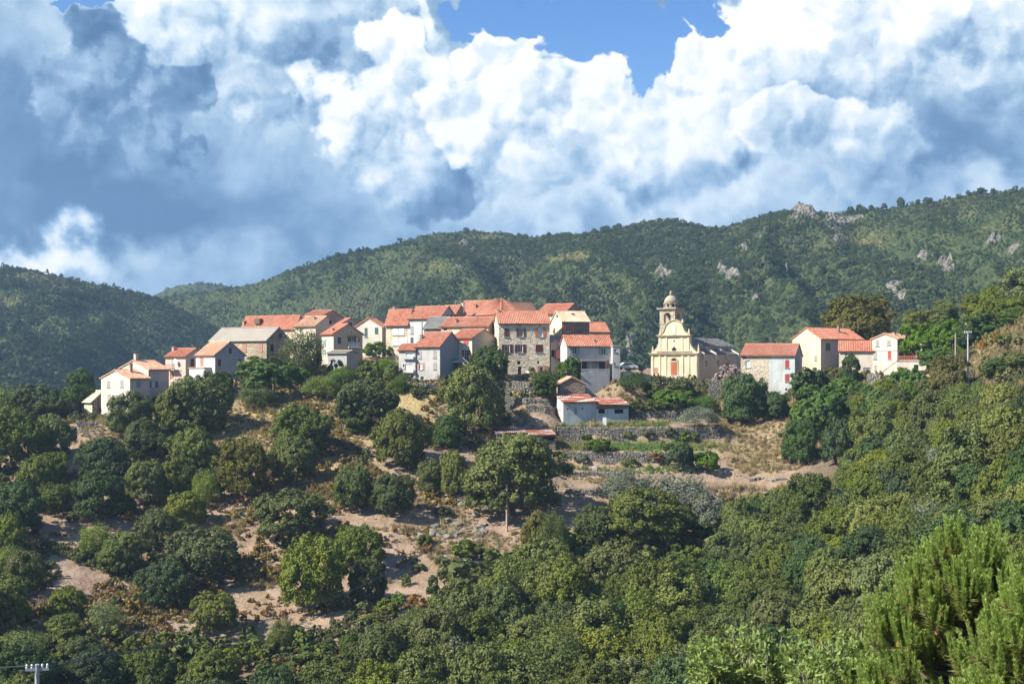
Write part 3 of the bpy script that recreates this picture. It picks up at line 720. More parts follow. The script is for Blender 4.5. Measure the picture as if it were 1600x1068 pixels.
h.win('R', 340.7, 561, 345, 572, 'c', 'brown').win('R', 372, 561, 376, 573, 'c', 'brown').win('R', 357, 543, 361.5, 552.5, 'c', 'brown').win('R', 372, 581, 376.5, 594, 'd', 'brown')
h.win('L', 313, 559, 318, 570, 'c', 'terra_sh').win('R', 341, 578, 345, 584, 'w')
t0, z0 = h.ploc('L', 306, 575); t1, _ = h.ploc('L', 330, 575); _, zb = h.ploc('L', 315, 592)
pch = h.box('porch', -1.4, -.004, min(t0, t1), max(t0, t1), -1, z0, 'bluewhite'); h.box('porch_roof', -1.55, -.006, min(t0, t1) - .1, max(t0, t1) + .1, z0 + .004, z0 + .15, 'tile_old')
h.finish()
h = House('stone_barn', 'large tan stone barn with grey roof and brown shutters', 'barn', 328, 416.6, 453, 531, 580, 262, 60, 512, 'L', 'stone', 'stone_dark', 'fibre', rib=False)  # right-hand wall takes a darker stone, its shade put into the colour
for q in ((379, 537, 385, 549), (404, 536.5, 410.2, 549), (404.7, 556, 410, 567.6)): h.win('L', *q, 'c', 'terra_sh')
h.win('R', 423, 538, 427.5, 549, 'h').win('R', 423.5, 556, 428, 567, 'h').win('R', 436, 521, 440, 528.5, 'h').win('R', 432, 567, 441, 578, 'd', 'teal')
h.finish()
h = House('long_red_roof_house', 'long house with bright red roof and skylight behind the stone barn', 'house', 378, 462, 476, 511, 535, 279, 62, 493.5, 'L', 'stone_light', 'stone', 'tile_red')
h.win('L', 441, 517, 445, 523, 'w'); t, z = h.ploc('L', 404, 505)
h.finish([(.1, .98, .9, .5, 'stone')])
rs = MB().box(.35 * h.a - 1.2, .35 * h.a, h.b * .66, h.b * .66 + 1.3, h.h + h.rise * .35, h.h + h.rise * .82).build('dormer', M['dframe'], h.root)
h = House('rose_gable_house', 'house with faded red roof and rose gable wall right of the long red roof', 'house', 461, 493, 527, 509, 545, 272, 58, 494.6, 'L', 'cream', 'pink', 'tile_old')
h.win('R', 514.5, 500.5, 518, 506.5, 'h').win('L', 469, 514, 473, 522, 'w').finish([(.3, .4, .7, .45, 'stone')])
h = House('upper_red_roof_house', 'topmost red roofed house at the left of the village', 'house', 473, 502, 535, 494, 525, 285, 58, 485.5, 'L', 'stone', 'stone_pink', 'tile_red')
h.finish()
h = House('small_dark_gable_house', 'small house with dark gable and red roof behind the salmon house', 'house', 527, 534.6, 561, 505, 535, 280, 30, 497.8, 'L', 'cream', 'taupe', 'tile_red')
h.win('R', 545, 504, 550, 509, 'h').finish()
h = House('salmon_house', 'salmon coloured gabled house with balcony and dark blue shutters', 'house', 502.6, 521, 566.5, 521.4, 583, 262, 33, 506.6, 'L', 'cream', 'salmon', 'tile_red')
h.win('R', 527.5, 526.7, 533, 536.5, 'c', 'blue_sh').win('R', 543.5, 526, 556, 541, 'o', 'green_sh').win('R', 547, 517, 551, 521, 'w').win('R', 559.5, 526, 563.5, 536, 'd', 'orange')
h.win('R', 525, 545, 529, 550, 'w').win('R', 532, 545, 536, 550, 'w').win('L', 505, 531, 509.5, 537.5, 'c', 'teal').win('L', 504, 546, 509, 552, 'c', 'teal')
t0, z0 = h.ploc('R', 541, 542); t1, _ = h.ploc('R', 560.5, 542)
bl = h.box('balcony', t0, t1, -1.1, -.004, z0 - .15, z0, 'white_paint'); rl = MB()
for i in range(14): x = t0 + .03 + i * (t1 - t0 - .06) / 13; rl.box(x - .03, x + .03, -1.08, -1.02, z0, z0 + .85)
rl.box(t0, t1, -1.1, -1.0, z0 + .85, z0 + .92); rl.build('railing', M['metal'], bl)
t0, z0 = h.ploc('R', 541.5, 525.5); t1, _ = h.ploc('R', 557, 525); h.box('awning', t0, t1, -1.0, -.004, z0, z0 + .08, 'dframe')
h.finish([(.1, .3, .6, .4, 'stone')])
h = House('flat_shed', 'low shed with flat grey roof in front of the salmon house', 'shed', 511.5, 541.7, 558.7, 551.6, 577, 255, 58, 547.5, 'L', 'concrete', 'taupe', 'fibre', rib=False)
h.rise = .4; h.finish()
h = House('white_green_shuttered_house', 'small white gabled house with dark green shutters', 'house', 555, 597, 606, 510.5, 545, 275, 72, 497, 'R', 'white', 'taupe', 'tile')
h.win('L', 569.6, 512, 574, 526, 'c', 'green_sh').win('L', 585.7, 511.3, 590, 521, 'c', 'green_sh').finish()

# --- centre
hB = House('white_terraced_house', 'white terraced house under the long orange roof with blue shutter', 'house', 638, 688, 713, 496.5, 545, 268, 62, 479, 'L', 'bluewhite', 'grey', 'tile')
hB.win('L', 641.5, 510, 646, 521, 'c', 'grey_sh').win('L', 641.5, 527, 646, 536, 'c', 'blue_sh').win('R', 698, 491.5, 701, 495.5, 'h').win('R', 704, 491, 706.5, 495, 'h')
pY = hB.Y + hB.b * hB.c
h = House('six_shutter_house', 'tan terraced house with pairs of white shutters and orange roof', 'house', 603, 638, 650, 504.5, 548, pY, 64, 484, 'L', 'stone_light', 'stone', 'tile')
for x in (613.5, 623): h.win('L', x, 512, x + 8.5, 523, 'c', 'white_sh'); h.win('L', x + .3, 528, x + 8.8, 539.5, 'c', 'white_sh')
h.win('L', 632, 528, 636.5, 539, 'c', 'white_sh')
h.finish([(.5, .8, .6, .5, 'stone_pink')]); hB.finish()
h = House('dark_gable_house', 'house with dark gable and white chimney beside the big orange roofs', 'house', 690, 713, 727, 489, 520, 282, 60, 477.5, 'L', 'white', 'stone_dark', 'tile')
h.finish([(.75, .02, 1.3, .55, 'white')])
h = House('slate_roof_house', 'low house with dark grey slate roof between orange roofs', 'house', 662, 692, 712, 512, 540, 264, 62, 496, 'L', 'stone_pink', 'stone', 'slate'); h.finish()
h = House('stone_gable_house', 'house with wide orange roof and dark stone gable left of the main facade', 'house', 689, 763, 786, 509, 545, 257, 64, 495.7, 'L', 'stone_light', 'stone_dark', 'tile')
h.win('L', 693, 513, 699, 516, 'h').finish([(.2, .75, .7, .5, 'brick')])
h = House('back_orange_roof_house', 'large house with orange roof left of the pyramid roof', 'house', 713, 765, 790, 493, 520, 290, 64, 470, 'L', 'white', 'stone', 'tile')
h.win('L', 746, 494.5, 750, 497.5, 'h').win('L', 720, 494.5, 723, 497.5, 'h').finish([(.25, .55, .8, .5, 'brick')])
h = House('pyramid_roof_house', 'highest house with orange pyramid roof at the top of the village', 'house', 735, 783, 824, 490, 520, 280, 45, 467.5, 'hip', 'cream', 'taupe', 'tile')
h.win('L', 760, 493, 764, 496.5, 'h').win('L', 745, 493.5, 748, 496.5, 'h').finish([(.8, .55, .9, .5, 'brick')])
h = House('shaded_roof_house', 'house just right of the pyramid roof, its roof coloured as a shaded slope', 'house', 803, 808, 838, 486, 510, 293, 18, 473.5, 'R', 'cream', 'taupe', 'tile_shade', b=7); h.finish()  # brown tile colour stands in for a roof slope lying in shade
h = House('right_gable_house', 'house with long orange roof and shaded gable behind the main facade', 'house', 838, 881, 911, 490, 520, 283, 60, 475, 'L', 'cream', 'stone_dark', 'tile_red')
h.win('L', 862, 493, 866, 497, 'h').finish([(.9, .2, .8, .5, 'brick')])
h = House('main_facade_house', 'tall stone fronted house with brown shutters in the village centre', 'house', 773.5, 779, 858.7, 505, 589, 250, 6, 487, 'R', 'cream', 'stone_light', 'tile', b=8.5)
h.win('R', 788, 513, 795.5, 526, 'c', 'brown').win('R', 807, 513, 821.5, 526, 'o', 'brown').win('R', 836.5, 512.5, 853, 526.5, 'ow', 'orange')
h.win('R', 784, 538, 801, 550.5, 'o', 'maroon').win('R', 804.5, 538, 821.5, 550.5, 'o', 'maroon').win('R', 837, 538, 848, 550.3, 'c', 'maroon')
h.win('R', 808, 563.5, 813, 569, 'h').win('R', 809, 572, 815.7, 585, 'd', 'brown').win('R', 829, 574, 832, 578, 'h').win('R', 839.5, 563.5, 842.5, 568, 'h').win('R', 844, 572.5, 848.5, 583, 'd', 'blue_sh')
for x in (792, 812.5, 843.5): h.win('R', x - 1.2, 505.8, x + 1.2, 508.2, 'h')
for x0, x1 in ((839.6, 843.4), (849, 855.5)):
    t0, z1 = h.ploc('R', x0, 571); t1, z0 = h.ploc('R', x1, 585); h.box('brick_pier', t0, t1, -.1, -.004, z0, z1, 'brick')
h.finish([(.03, .45, .5, .4, 'cream')])
hm = h
h = House('orange_shuttered_house', 'narrow tall house with pale tiled roof and orange shutters right of the main facade', 'house', 861, 878, 921, 501.5, 550, 257, 20, 487, 'R', 'cream', 'stone_dark', 'tile_pale')  # stone right-hand wall, shade painted in by its dark tone
h.win('R', 880, 507, 896, 518.5, 'o', 'orange').win('L', 865, 513, 867.5, 520, 'c', 'brown').win('L', 869.5, 491, 872, 496, 'h').win('L', 863.5, 517, 865, 520, 'h').finish([(.5, .3, .35, .3, 'stone_dark')])
h = House('linking_house', 'narrow pink walled house with red balcony squeezed between two tall houses', 'house', 857, 860.5, 877, 531, 592, 252.5, 8, 524, 'shedR', 'pink', 'pink', 'fibre', b=4, rib=False)
h.win('R', 861, 530.5, 864, 534, 'h').win('R', 860.8, 547, 866, 557, 'h')
t0, z0 = h.ploc('R', 867, 559); t1, z1 = h.ploc('R', 875.5, 546)
h.box('balcony', t0, t1, -1.0, -.004, z0 - .1, z1, 'redwall'); h.finish()
h = House('low_roof_house', 'small house with orange roof and cream wall behind the house with teal shutters', 'house', 918, 921, 952, 518, 545, 268, 14, 504.5, 'R', 'cream', 'cream', 'tile_red', b=6); h.finish()
h = House('teal_shuttered_house', 'grey house with teal shutters and glazed terrace in front at centre right', 'house', 875.5, 886, 957, 539.5, 588, 247, 12, 524.5, 'R', 'bluewhite', 'grey', 'tile')
h.win('R', 890.5, 541, 905.5, 553, 'o', 'teal').win('R', 935, 542.5, 950.5, 554, 'o', 'teal')
h.win('R', 905, 564, 918, 583, 'dp', 'glass').win('R', 921, 565, 926, 583, 'd', 'curtain').win('R', 935.5, 564, 946, 584, 'dp', 'glass').win('R', 947.5, 562, 952, 585, 'd', 'orange').win('R', 904.5, 564.5, 907, 583, 'd', 'brown')
h.wins['R'].pop()
t0, z0 = h.ploc('R', 904, 585.5); t1, _ = h.ploc('R', 948, 585.5); _, zb = h.ploc('R', 930, 612)
tr = h.box('terrace', t0, t1, -1.8, -.004, zb - 1, z0, 'concrete'); rl = MB(); n = 26
for i in range(n): x = t0 + .04 + i * (t1 - t0 - .08) / (n - 1); rl.box(x - .03, x + .03, -1.78, -1.72, z0, z0 + .95)
rl.box(t0, t1, -1.8, -1.7, z0 + .95, z0 + 1.02); rl.build('railing', M['white_paint'], tr)
_, zp = h.ploc('R', 920, 564.3); pg = MB()
for x in (t0 + .1, (t0 + t1) / 2, t1 - .1): pg.box(x - .05, x + .05, -1.7, -1.6, z0, zp)
pg.box(t0, t1, -1.85, -.005, zp, zp + .1); pg.build('pergola', M['wood'], h.root)
h.finish([(.62, .15, .45, .3, 'bluewhite')])
h = House('grey_block', 'narrow flat roofed grey block at the right end of the house with teal shutters', 'house', 956.6, 957.4, 969, 541, 592, 246.8, 8, None, 'flat', 'grey', 'grey', 'concrete', b=4)
h.win('R', 959, 545.5, 963.5, 549.5, 'w').win('R', 959, 567, 963, 570.5, 'w').finish()
h = House('loggia_house', 'narrow grey house with stacked open loggias left of the grey front house', 'house', 623, 649, 660, 546, 600, 246.5, 64, 538, 'L', 'grey', 'grey', 'tile')
h.win('L', 634, 549, 646, 556.5, 'wc').win('L', 633, 568.5, 645, 577.5, 'wc').win('L', 629.5, 569, 632, 573, 'h').win('L', 634.5, 586.5, 638, 590, 'h').win('L', 642, 586, 646, 590, 'h')
for yy in (557, 578):
    t0, z0 = h.ploc('L', 631, yy + 4); t1, z1 = h.ploc('L', 648, yy); h.box('parapet', -.5, -.004, min(t0, t1), max(t0, t1), z0, z1, 'white' if yy == 578 else 'grey')
h.finish([(.2, .05, .5, .3, 'stone_dark')])
h = House('red_shuttered_house', 'grey house with red shutters and terrace set back beside the grey front house', 'house', 704, 737.6, 775, 528, 590, 248.5, 56, 515, 'L', 'cream', 'taupe', 'tile')  # taupe on the right-hand gable is its shaded tone used as wall colour
h.win('L', 724.3, 529, 731.8, 538, 'c', 'red_sh').win('L', 706, 529.5, 712, 538.5, 'c', 'red_sh').win('L', 722, 546.5, 735, 563, 'o', 'red_sh').win('L', 705, 546.5, 710.5, 563, 'd', 'red_sh')
t0, z0 = h.ploc('L', 735, 564); t1, _ = h.ploc('L', 702, 564)
tr = h.box('terrace', -2.2, -.004, t0, t1, z0 - .25, z0, 'white'); rl = MB(); n = 16
for i in range(n): y = t0 + .03 + i * (t1 - t0 - .06) / (n - 1); rl.box(-2.18, -2.14, y - .02, y + .02, z0, z0 + .95)
rl.box(-2.2, -2.12, t0, t1, z0 + .95, z0 + 1.0); rl.build('railing', M['metal'], tr); h.finish([(.05, .1, .35, .1, 'stone_dark')])
tb = tag(empty('terrace_table'), 'small white table on the terrace of the red shuttered house', 'table')
mw = h.root.matrix_basis if False else Matrix.Translation(h.root.location) @ Matrix.Rotation(h.th, 4, 'Z')
tb.location = mw @ Vector((-1.1, (t0 + t1) / 2, z0)); MB().lathe((0, 0, 0), [(.55, .70), (.55, .75)], 16).build('table_top', M['white_paint'], tb); MB().lathe((0, 0, 0), [(.25, 0), (.05, .06), (.05, .7)], 10).build('pedestal', M['white_paint'], tb)
h = House('grey_front_house', 'grey rendered house with orange roof nearest the slope at village centre', 'house', 649, 687.4, 722, 541, 598, 244.5, 62, 519.3, 'L', 'grey', 'shadegrey', 'tile')
for q in ((654, 548.6, 658.8, 559.5), (676.6, 547.6, 681.8, 558.6), (676.8, 567, 681.8, 576.7)): h.win('L', *q, 'c', 'grey_sh')
h.win('L', 652.3, 567.3, 662.7, 577.3, 'ow', 'terra_sh').win('L', 657, 588, 662, 593, 'h')
h.finish([(.25, .98, .8, .35, 'stone_dark')])
# stair from the terrace down the shaded side
sw = tag(empty('outdoor_stair', mw @ Vector((-2.3, t0, z0))), 'outdoor stair with white rails beside the grey front house', 'stair')
s_ = MB(); rl = MB()
for i in range(12): s_.box(-1.0, 0, 0, 0, 0, 0) if False else s_.box(i * .3, (i + 1) * .3 + .01, -.9, 0, -i * .27 - .45, -i * .27 - .27)
rl.tube((0, -.93, .6), (3.6, -.93, -2.7), .05, n=6); rl.tube((0, -.93, -.35), (3.6, -.93, -3.6), .06, n=6)
s_.build('tread', M['concrete'], sw); rl.build('handrail', M['white_paint'], sw)

# --- right of the church
hB = House('limewashed_house', 'pale blue limewashed house with red shutters right of the church', 'house', 1202, 1242, 1253.5, 555.6, 630, 251, 74, 538, 'L', 'bluewhite', 'shadegrey', 'tile', deep=5)
hB.win('L', 1226.6, 562, 1233, 574.5, 'c', 'red_sh').win('L', 1226.6, 584, 1233.2, 596, 'c', 'red_sh').win('L', 1227, 606, 1230, 610, 'h').win('L', 1226.5, 612.5, 1232, 621, 'h')
pY = hB.Y + hB.b * hB.c
h = House('tan_half_house', 'tan stone house joined to the left of the limewashed one', 'house', 1157.5, 1202, 1210, 555.6, 628, pY, 74, 538, 'L', 'stone_light', 'stone', 'tile', a=hB.a)
h.win('L', 1165, 563, 1172, 574, 'wc').win('L', 1165, 585, 1172, 596, 'w').win('L', 1160, 556.8, 1166, 559, 'h').finish(); hB.finish()
h = House('large_beige_house', 'large beige house with shaded side under the golden tree', 'house', 1238, 1282.4, 1348, 528.5, 580, 268, 40, 512.5, 'R', 'beige', 'taupe', 'tile')
h.win('R', 1290, 536, 1297.3, 548, 'c', 'green_sh').win('L', 1272.5, 556, 1276, 563, 'c', 'beige' if False else 'grey_sh').finish([(.62, .3, 1.3, .35, 'stone_dark')])
h = House('low_cream_house', 'low cream annex with orange roof joined to the cream villa', 'house', 1311, 1366, 1374, 548, 585, 259, 76, 533.5, 'L', 'warmwhite', 'warmwhite', 'tile_red', a=6)
h.win('L', 1349, 574, 1361, 587, 'd', 'grey_sh').win('L', 1320, 551, 1324, 556, 'w').finish()
h = House('cream_villa', 'two storey cream villa with roof terrace at the right of the village', 'house', 1363, 1402, 1429, 529, 590, 256, 50, 521.5, 'R', 'warmwhite', 'pink', 'tile_old')
h.win('L', 1368, 531.6, 1373.6, 540.5, 'c', 'grey_sh').win('L', 1386, 531.2, 1391.5, 539, 'c', 'grey_sh').win('L', 1364.5, 549, 1370, 560.6, 'c', 'grey_sh').win('L', 1387, 548.6, 1392.6, 560.6, 'c', 'red_sh')
h.win('L', 1366, 570.5, 1369.4, 578.5, 'c', 'grey_sh').win('R', 1407, 532, 1413, 538.8, 'w').win('R', 1417, 532.2, 1422, 539, 'w').win('R', 1405, 549, 1416, 560, 'dp', 'glass')
_, zc = h.ploc('L', 1400, 548); h.fbox(bb := MB(), 'L', 0, h.b, .003, .07, zc, zc + .08); bb.build('string_course', M['concrete'], h.root)
t0, z0 = h.ploc('R', 1404, 546.5); t1, _ = h.ploc('R', 1425, 546); h.box('awning', t0, t1, -1.2, -.004, z0, z0 + .08, 'white_paint')
h.finish([(.3, .35, .5, .5, 'pink')])
h = House('terrace_block', 'low cream block carrying the villa terrace with brick red balustrade', 'terrace', 1401.5, 1447, 1453, 564, 592, 250, 66, None, 'flat', 'warmwhite', 'pink', 'concrete', a=5)
h.win('L', 1407, 574.2, 1418, 579, 'w').win('L', 1428, 569.5, 1435, 581, 'h'); h.finish()
z0 = h.h + .18; bz = MB()
bz.box(-.1, .08, -.1, h.b, z0 + .62, z0 + .74); bz.box(-.1, .08, -.1, h.b, z0, z0 + .1)
bz.build('balustrade', M['redwall'], h.root); n = int(h.b / .3); bz = MB()
for i in range(n): bz.box(-.07, .05, i * .3 + .02, i * .3 + .14, z0 + .102, z0 + .618)
bz.build('baluster', M['redwall'], h.root)['kind'] = 'stuff'
pr = tag(empty('parasol', at(1439.5, 560, 252)), 'closed white parasol standing on the villa terrace', 'parasol')
MB().lathe((0, 0, 0), [(.28, .5), (.26, 1.2), (.12, 2.2), (.03, 2.9)], 12).build('canopy', M['white_paint'], pr); MB().tube((0, 0, -.9), (0, 0, 3.0), .035).build('pole', M['white_paint'], pr)

# --- sheds below the village
h = House('rusty_roof_shed', 'long whitewashed shed under a rusty corrugated iron roof on the terraces', 'shed', 869, 880, 931, 628, 664, 235.5, 15, 618, 'shedR', 'white', 'bluewhite', 'rust', over=.45)
h.win('R', 897, 636, 903, 648, 'd', 'grey_sh').win('R', 886, 637, 888.5, 639.5, 'h').win('R', 909, 637, 911.5, 639.5, 'h').win('L', 871.5, 629, 876, 640, 'c', 'white_sh').finish()
pY = h.Y + h.a * h.n
h2 = House('rusty_shed_annex', 'right hand part of the rusty roofed shed with plank band and openings', 'shed', 928, 931.4, 982, 632.5, 664, pY - .05, 13, 623, 'shedR', 'white', 'bluewhite', 'rust', over=.4, b=h.b)
h2.win('R', 935, 637.5, 945, 645.5, 'h').win('R', 960, 639, 974, 645.5, 'h')
t0, z0 = h2.ploc('R', 931.8, 638.5); t1, z1 = h2.ploc('R', 981, 633.2); n = 24; bd = None
for i in range(n):
    x = t0 + i * (t1 - t0) / n; bd = MB().box(x + .01, x + (t1 - t0) / n - .01, -.07 - .02 * (i % 3), -.004, z0, z1).build('plank', M['wood'], h2.root)
h2.finish()
dr = tag(empty('leaning_panel', at(944.5, 668, 233.5)), 'white panel leaning upright before the shed', 'panel'); MB().box(-.3, .3, -.04, .04, 0, 1.7).build('board', M['white_paint'], dr)
h = House('stone_hut', 'small dark stone hut with tiled gable roof above the rusty shed', 'hut', 868, 874, 914, 600, 622, 240.5, 8, 589.5, 'L', 'stone_dark', 'stone_dark', 'tile_old', b=5.0)
h.finish()
h = House('low_rusty_shed', 'low rusty tin roofed shed half hidden behind the largest oak', 'shed', 772, 776, 822, 677, 688, 226, 8, 672, 'shedR', 'stone_dark', 'stone_dark', 'rust', b=3.5); h.finish()
h = House('low_tin_shelter', 'small tin shelter with whitish roof right of the low rusty shed', 'shelter', 826, 829, 868, 680, 690, 225, 8, 674.5, 'shedR', 'concrete', 'stone_dark', 'rust', b=3.5)
h.win('R', 849, 681.5, 866, 688, 'h').finish()

# ------------------------------------------------------------------ the church
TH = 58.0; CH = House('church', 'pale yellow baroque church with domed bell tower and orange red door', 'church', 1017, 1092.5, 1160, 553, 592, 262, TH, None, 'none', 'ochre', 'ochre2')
W = CH.b; root = CH.root; c_, n_ = CH.c, CH.n
def fl(px, py): return CH.ploc('L', px, py)
def zy(py, t=None): return CH.ploc('L', 1055, py)[1]
TC = fl(1053.3, 560)[0]            # middle of the facade
LN = CH.inva(1163)
def half(px): return abs(fl(px, 560)[0] - TC)
# facade silhouette: right half (offset from centre, height), then mirrored
w1, w2, w3 = W / 2 - .15, half(1078), half(1067)
S_ = [(w1, -3), (w1, zy(553)), (w1 - .2, zy(551)), ((w1 + w2) / 2 + .1, zy(547)), (w2 + .25, zy(541)), (w2, zy(535)), (w2, zy(524)), (w2 - .2, zy(523.5)), (w3 + .45, zy(519)), (w3 + .1, zy(513)), (w3 - .1, zy(508)), (w3 * .62, zy(503.5)), (w3 * .3, zy(501)), (0, zy(500.3))]
prof = [(0, TC - o, z) for o, z in S_] + [(0, TC + o, z) for o, z in S_[-2::-1]]
MB().prism(prof, (.7, 0, 0)).build('facade', M['ochre'], root)
def fb(name, o0, o1, z0, z1, d, m='ochre'): return MB().box(-d, -.003, TC + min(o0, o1), TC + max(o0, o1), z0, z1).build(name, M[m], root)
base = zy(590)
for o in (w1 - .35, w1 * .62, w1 * .36, -w1 * .36, -w1 * .62, -(w1 - .35)): fb('pilaster', o - .22, o + .22, base, zy(555), .14, 'ochre')
for o in (w2 - .3, w2 * .5, -w2 * .5, -(w2 - .3)): fb('pilaster', o - .2, o + .2, zy(549), zy(527.5), .12)
fb('plinth', -w1, w1, base - 2, zy(586), .2, 'ochre2')
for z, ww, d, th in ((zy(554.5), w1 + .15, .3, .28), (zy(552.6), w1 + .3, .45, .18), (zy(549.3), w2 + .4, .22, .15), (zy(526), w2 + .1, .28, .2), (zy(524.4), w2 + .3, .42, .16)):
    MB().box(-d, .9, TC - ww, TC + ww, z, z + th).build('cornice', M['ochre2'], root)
mb = MB()   # curved hood of the pediment
cur = [(o, z) for o, z in S_[7:]]; cur = cur + [(-o, z) for o, z in cur[-2::-1]]
for (a0, z0), (a1, z1) in zip(cur, cur[1:]): mb.prism([(-.18, TC + a0, z0 - .02), (-.18, TC + a1, z1 - .02), (-.18, TC + a1, z1 + .18), (-.18, TC + a0, z0 + .18)], (1.0, 0, 0))
mb.build('pediment_moulding', M['ochre2'], root)
for px, y0, y1 in ((1019, 552, 540), (1090.5, 552, 537.5), (1030.5, 524, 514.5), (1075.5, 524, 513.5), (1065.5, 505, 499)):
    t = fl(px, 560)[0]; z = zy(y0) + .1; hh = (y0 - y1) / F * 262
    MB().lathe((.3, t, z), [(.34, 0), (.34, .2), (.2, .28), (.24, .5), (.1, hh * .8), (.02, hh)], 4, math.pi / 4).build('pinnacle', M['ochre2'], root)
# door with arched lunette
def arch(cy, r, z0, zs, d0, d1, n=12):
    p = [(-d0, cy - r, z0), (-d0, cy - r, zs)] + [(-d0, cy - r * math.cos(math.pi * i / n), zs + r * math.sin(math.pi * i / n)) for i in range(1, n)] + [(-d0, cy + r, zs), (-d0, cy + r, z0)]
    return MB().prism(p, (-(d1 - d0), 0, 0))
dr_ = half(1057.6); zs = zy(564)
arch(TC, dr_ + .28, zy(587.2), zs, .003, .1).build('door_surround', M['ochre2'], root)
do = arch(TC, dr_, zy(586.8), zs, .103, .13).build('door', M['void'], root)
MB().box(-.17, -.132, TC - dr_ + .03, TC - .01, zy(586.6), zy(565.5)).build('door_leaf', M['door_red'], do); MB().box(-.17, -.132, TC + .01, TC + dr_ - .03, zy(586.6), zy(565.5)).build('door_leaf', M['door_red'], do)
fb('lintel', -dr_ - .1, dr_ + .1, zy(565.3), zy(563.7), .2, 'ochre')
for k in range(3): MB().box(-1.2 + k * .35, -.21, TC - 1.7 + k * .25, TC + 1.7 - k * .25, base - 1.2 if k == 0 else zy(589.5) + (k - 1) * .17, zy(589.5) + k * .17).build('step', M['concrete'], root)
# quatrefoil window, oculus, niche, notice panel
q = MB(); cz = zy(545.7); rr = .26
for dy, dz in ((rr, 0), (-rr, 0), (0, rr), (0, -rr)):
    q.prism([(-.03, TC + dy + rr * math.cos(2 * math.pi * i / 10), cz + dz + rr * math.sin(2 * math.pi * i / 10)) for i in range(10)], (.02 + .001 * (dy > 0) + .002 * (dz > 0), 0, 0))
q.build('quatrefoil_window', M['glass'], root)
MB().prism([(-.03, TC + .17 * math.cos(2 * math.pi * i / 10), zy(532.6) + .17 * math.sin(2 * math.pi * i / 10)) for i in range(10)], (.02, 0, 0)).build('oculus', M['void'], root)
MB().box(-.02, -.004, TC - .55, TC + .55, zy(537.2), zy(536.2)).build('inscription_tablet', M['white'], root)
arch(TC, .36, zy(522.5), zy(510), .003, .06).build('niche', M['white'], root)
t0, z1 = fl(1019, 574); t1, z0 = fl(1032, 583.5); MB().box(-.03, -.004, min(t0, t1), max(t0, t1), z0, z1).build('faded_panel', M['terra_sh'], root)
# nave, aisle, buttresses
zE = zy(541) + .3; zR = zy(527); nv = MB()
nv.box(.702, LN, 2.4, W - 1.2, -3, zE); nv.prism([(.702, 2.4, zE + .002), (.702, W - 1.2, zE + .002), (.702, W / 2 + .6, zR)], (LN - .702, 0, 0)); nv.build('nave', M['taupe'], root)
def slab(mb, a, b, c, d, th): 
    n = (Vector(b) - Vector(a)).cross(Vector(d) - Vector(a)).normalized(); n = n if n.z > 0 else -n; mb.prism([a, b, c, d], n * th)
y_e, y_r = 2.0, W / 2 + .6; sl = (zR - zE) / (y_r - 2.4)
def slates(ya, za, yb, zb, x0, x1):
    mb = MB(); nr = 9; rnd = random.Random(5)
    for i in range(nr):
        p = i / nr; q_ = (i + 1.25) / nr
        x = x0
        while x < x1:
            xx = min(x1, x + rnd.uniform(.35, .7)); l = rnd.uniform(.02, .09)
            slab(mb, (x, ya + (yb - ya) * p, za + (zb - za) * p + l), (xx - .02, ya + (yb - ya) * p, za + (zb - za) * p + l), (xx - .02, ya + (yb - ya) * q_, za + (zb - za) * q_), (x, ya + (yb - ya) * q_, za + (zb - za) * q_), .05); x = xx
    return mb
r_ = slates(y_e, zE - sl * .4 + .05, y_r, zR + .05, .75, LN + .2).build('nave_roof', M['slate'], root)
sb = MB(); slab(sb, (.75, W - .8, zE - sl * .3), (LN, W - .8, zE - sl * .3), (LN, y_r, zR), (.75, y_r, zR), .12); sb.build('nave_roof', M['slate'], root)
zA = zy(553); MB().box(.702, LN - 2, .35, 2.398, -3, zA).build('aisle', M['taupe'], root)
slates(.1, zA + .02, 2.39, zA + 1.0, .75, LN - 1.9).build('aisle_roof', M['slate'], root)
for k in range(4):
    x = 2.0 + k * (LN - 5.0) / 3
    b_ = MB().prism([(x, 2.39, zE - .2), (x, 2.39, zA - .6), (x, -.1, zA - .9), (x, -.1, zA + .2), (x, 1.0, zE - .9)], (.35, 0, 0)).build('buttress', M['white'], root)
for k in range(3):
    x = 3.6 + k * (LN - 5.0) / 3; MB().box(x, x + .7, .3, .346, zA - 2.2, zA - 1.2).build('window', M['glass'], root)
# bell tower
u_ = (1054.5 - HX) / F; x0 = 1.4
y0 = (CH.Cx + x0 * c_ - u_ * (CH.Y + x0 * n_)) / (n_ + u_ * c_); sd = 3.15
Yt = CH.Y + x0 * n_ + y0 * c_; zp = lambda py: (HY - py) / F * Yt - CH.z0
tw = MB(); zc0, zc1, zsp = zp(519), zp(484), zp(494)
tw.box(x0, x0 + sd, y0, y0 + sd, -1, zp(505.5)).box(x0 + .12, x0 + sd - .12, y0 + .12, y0 + sd - .12, zp(505.5) + .002, zp(505.5) + .03)
pw = .85
for ax, ay in ((x0, y0), (x0 + sd - pw, y0), (x0, y0 + sd - pw), (x0 + sd - pw, y0 + sd - pw)): tw.box(ax, ax + pw, ay, ay + pw, zp(505.5) + .003, zsp)
rI = (sd - 2 * pw) / 2; t_th = pw
def arch_fill(mb, horizontal, c0, fixed, z):
    n = 10; ztop = zc1
    for i in range(n):
        a0 = math.pi * i / n; a1 = math.pi * (i + 1) / n
        p = [(c0 - rI * math.cos(a0), z + rI * math.sin(a0)), (c0 - rI * math.cos(a1), z + rI * math.sin(a1)), (c0 - rI * math.cos(a1), ztop), (c0 - rI * math.cos(a0), ztop)]
        if horizontal: mb.prism([(q_[0], fixed, q_[1]) for q_ in p], (0, .5, 0))
        else: mb.prism([(fixed, q_[0], q_[1]) for q_ in p], (.5, 0, 0))
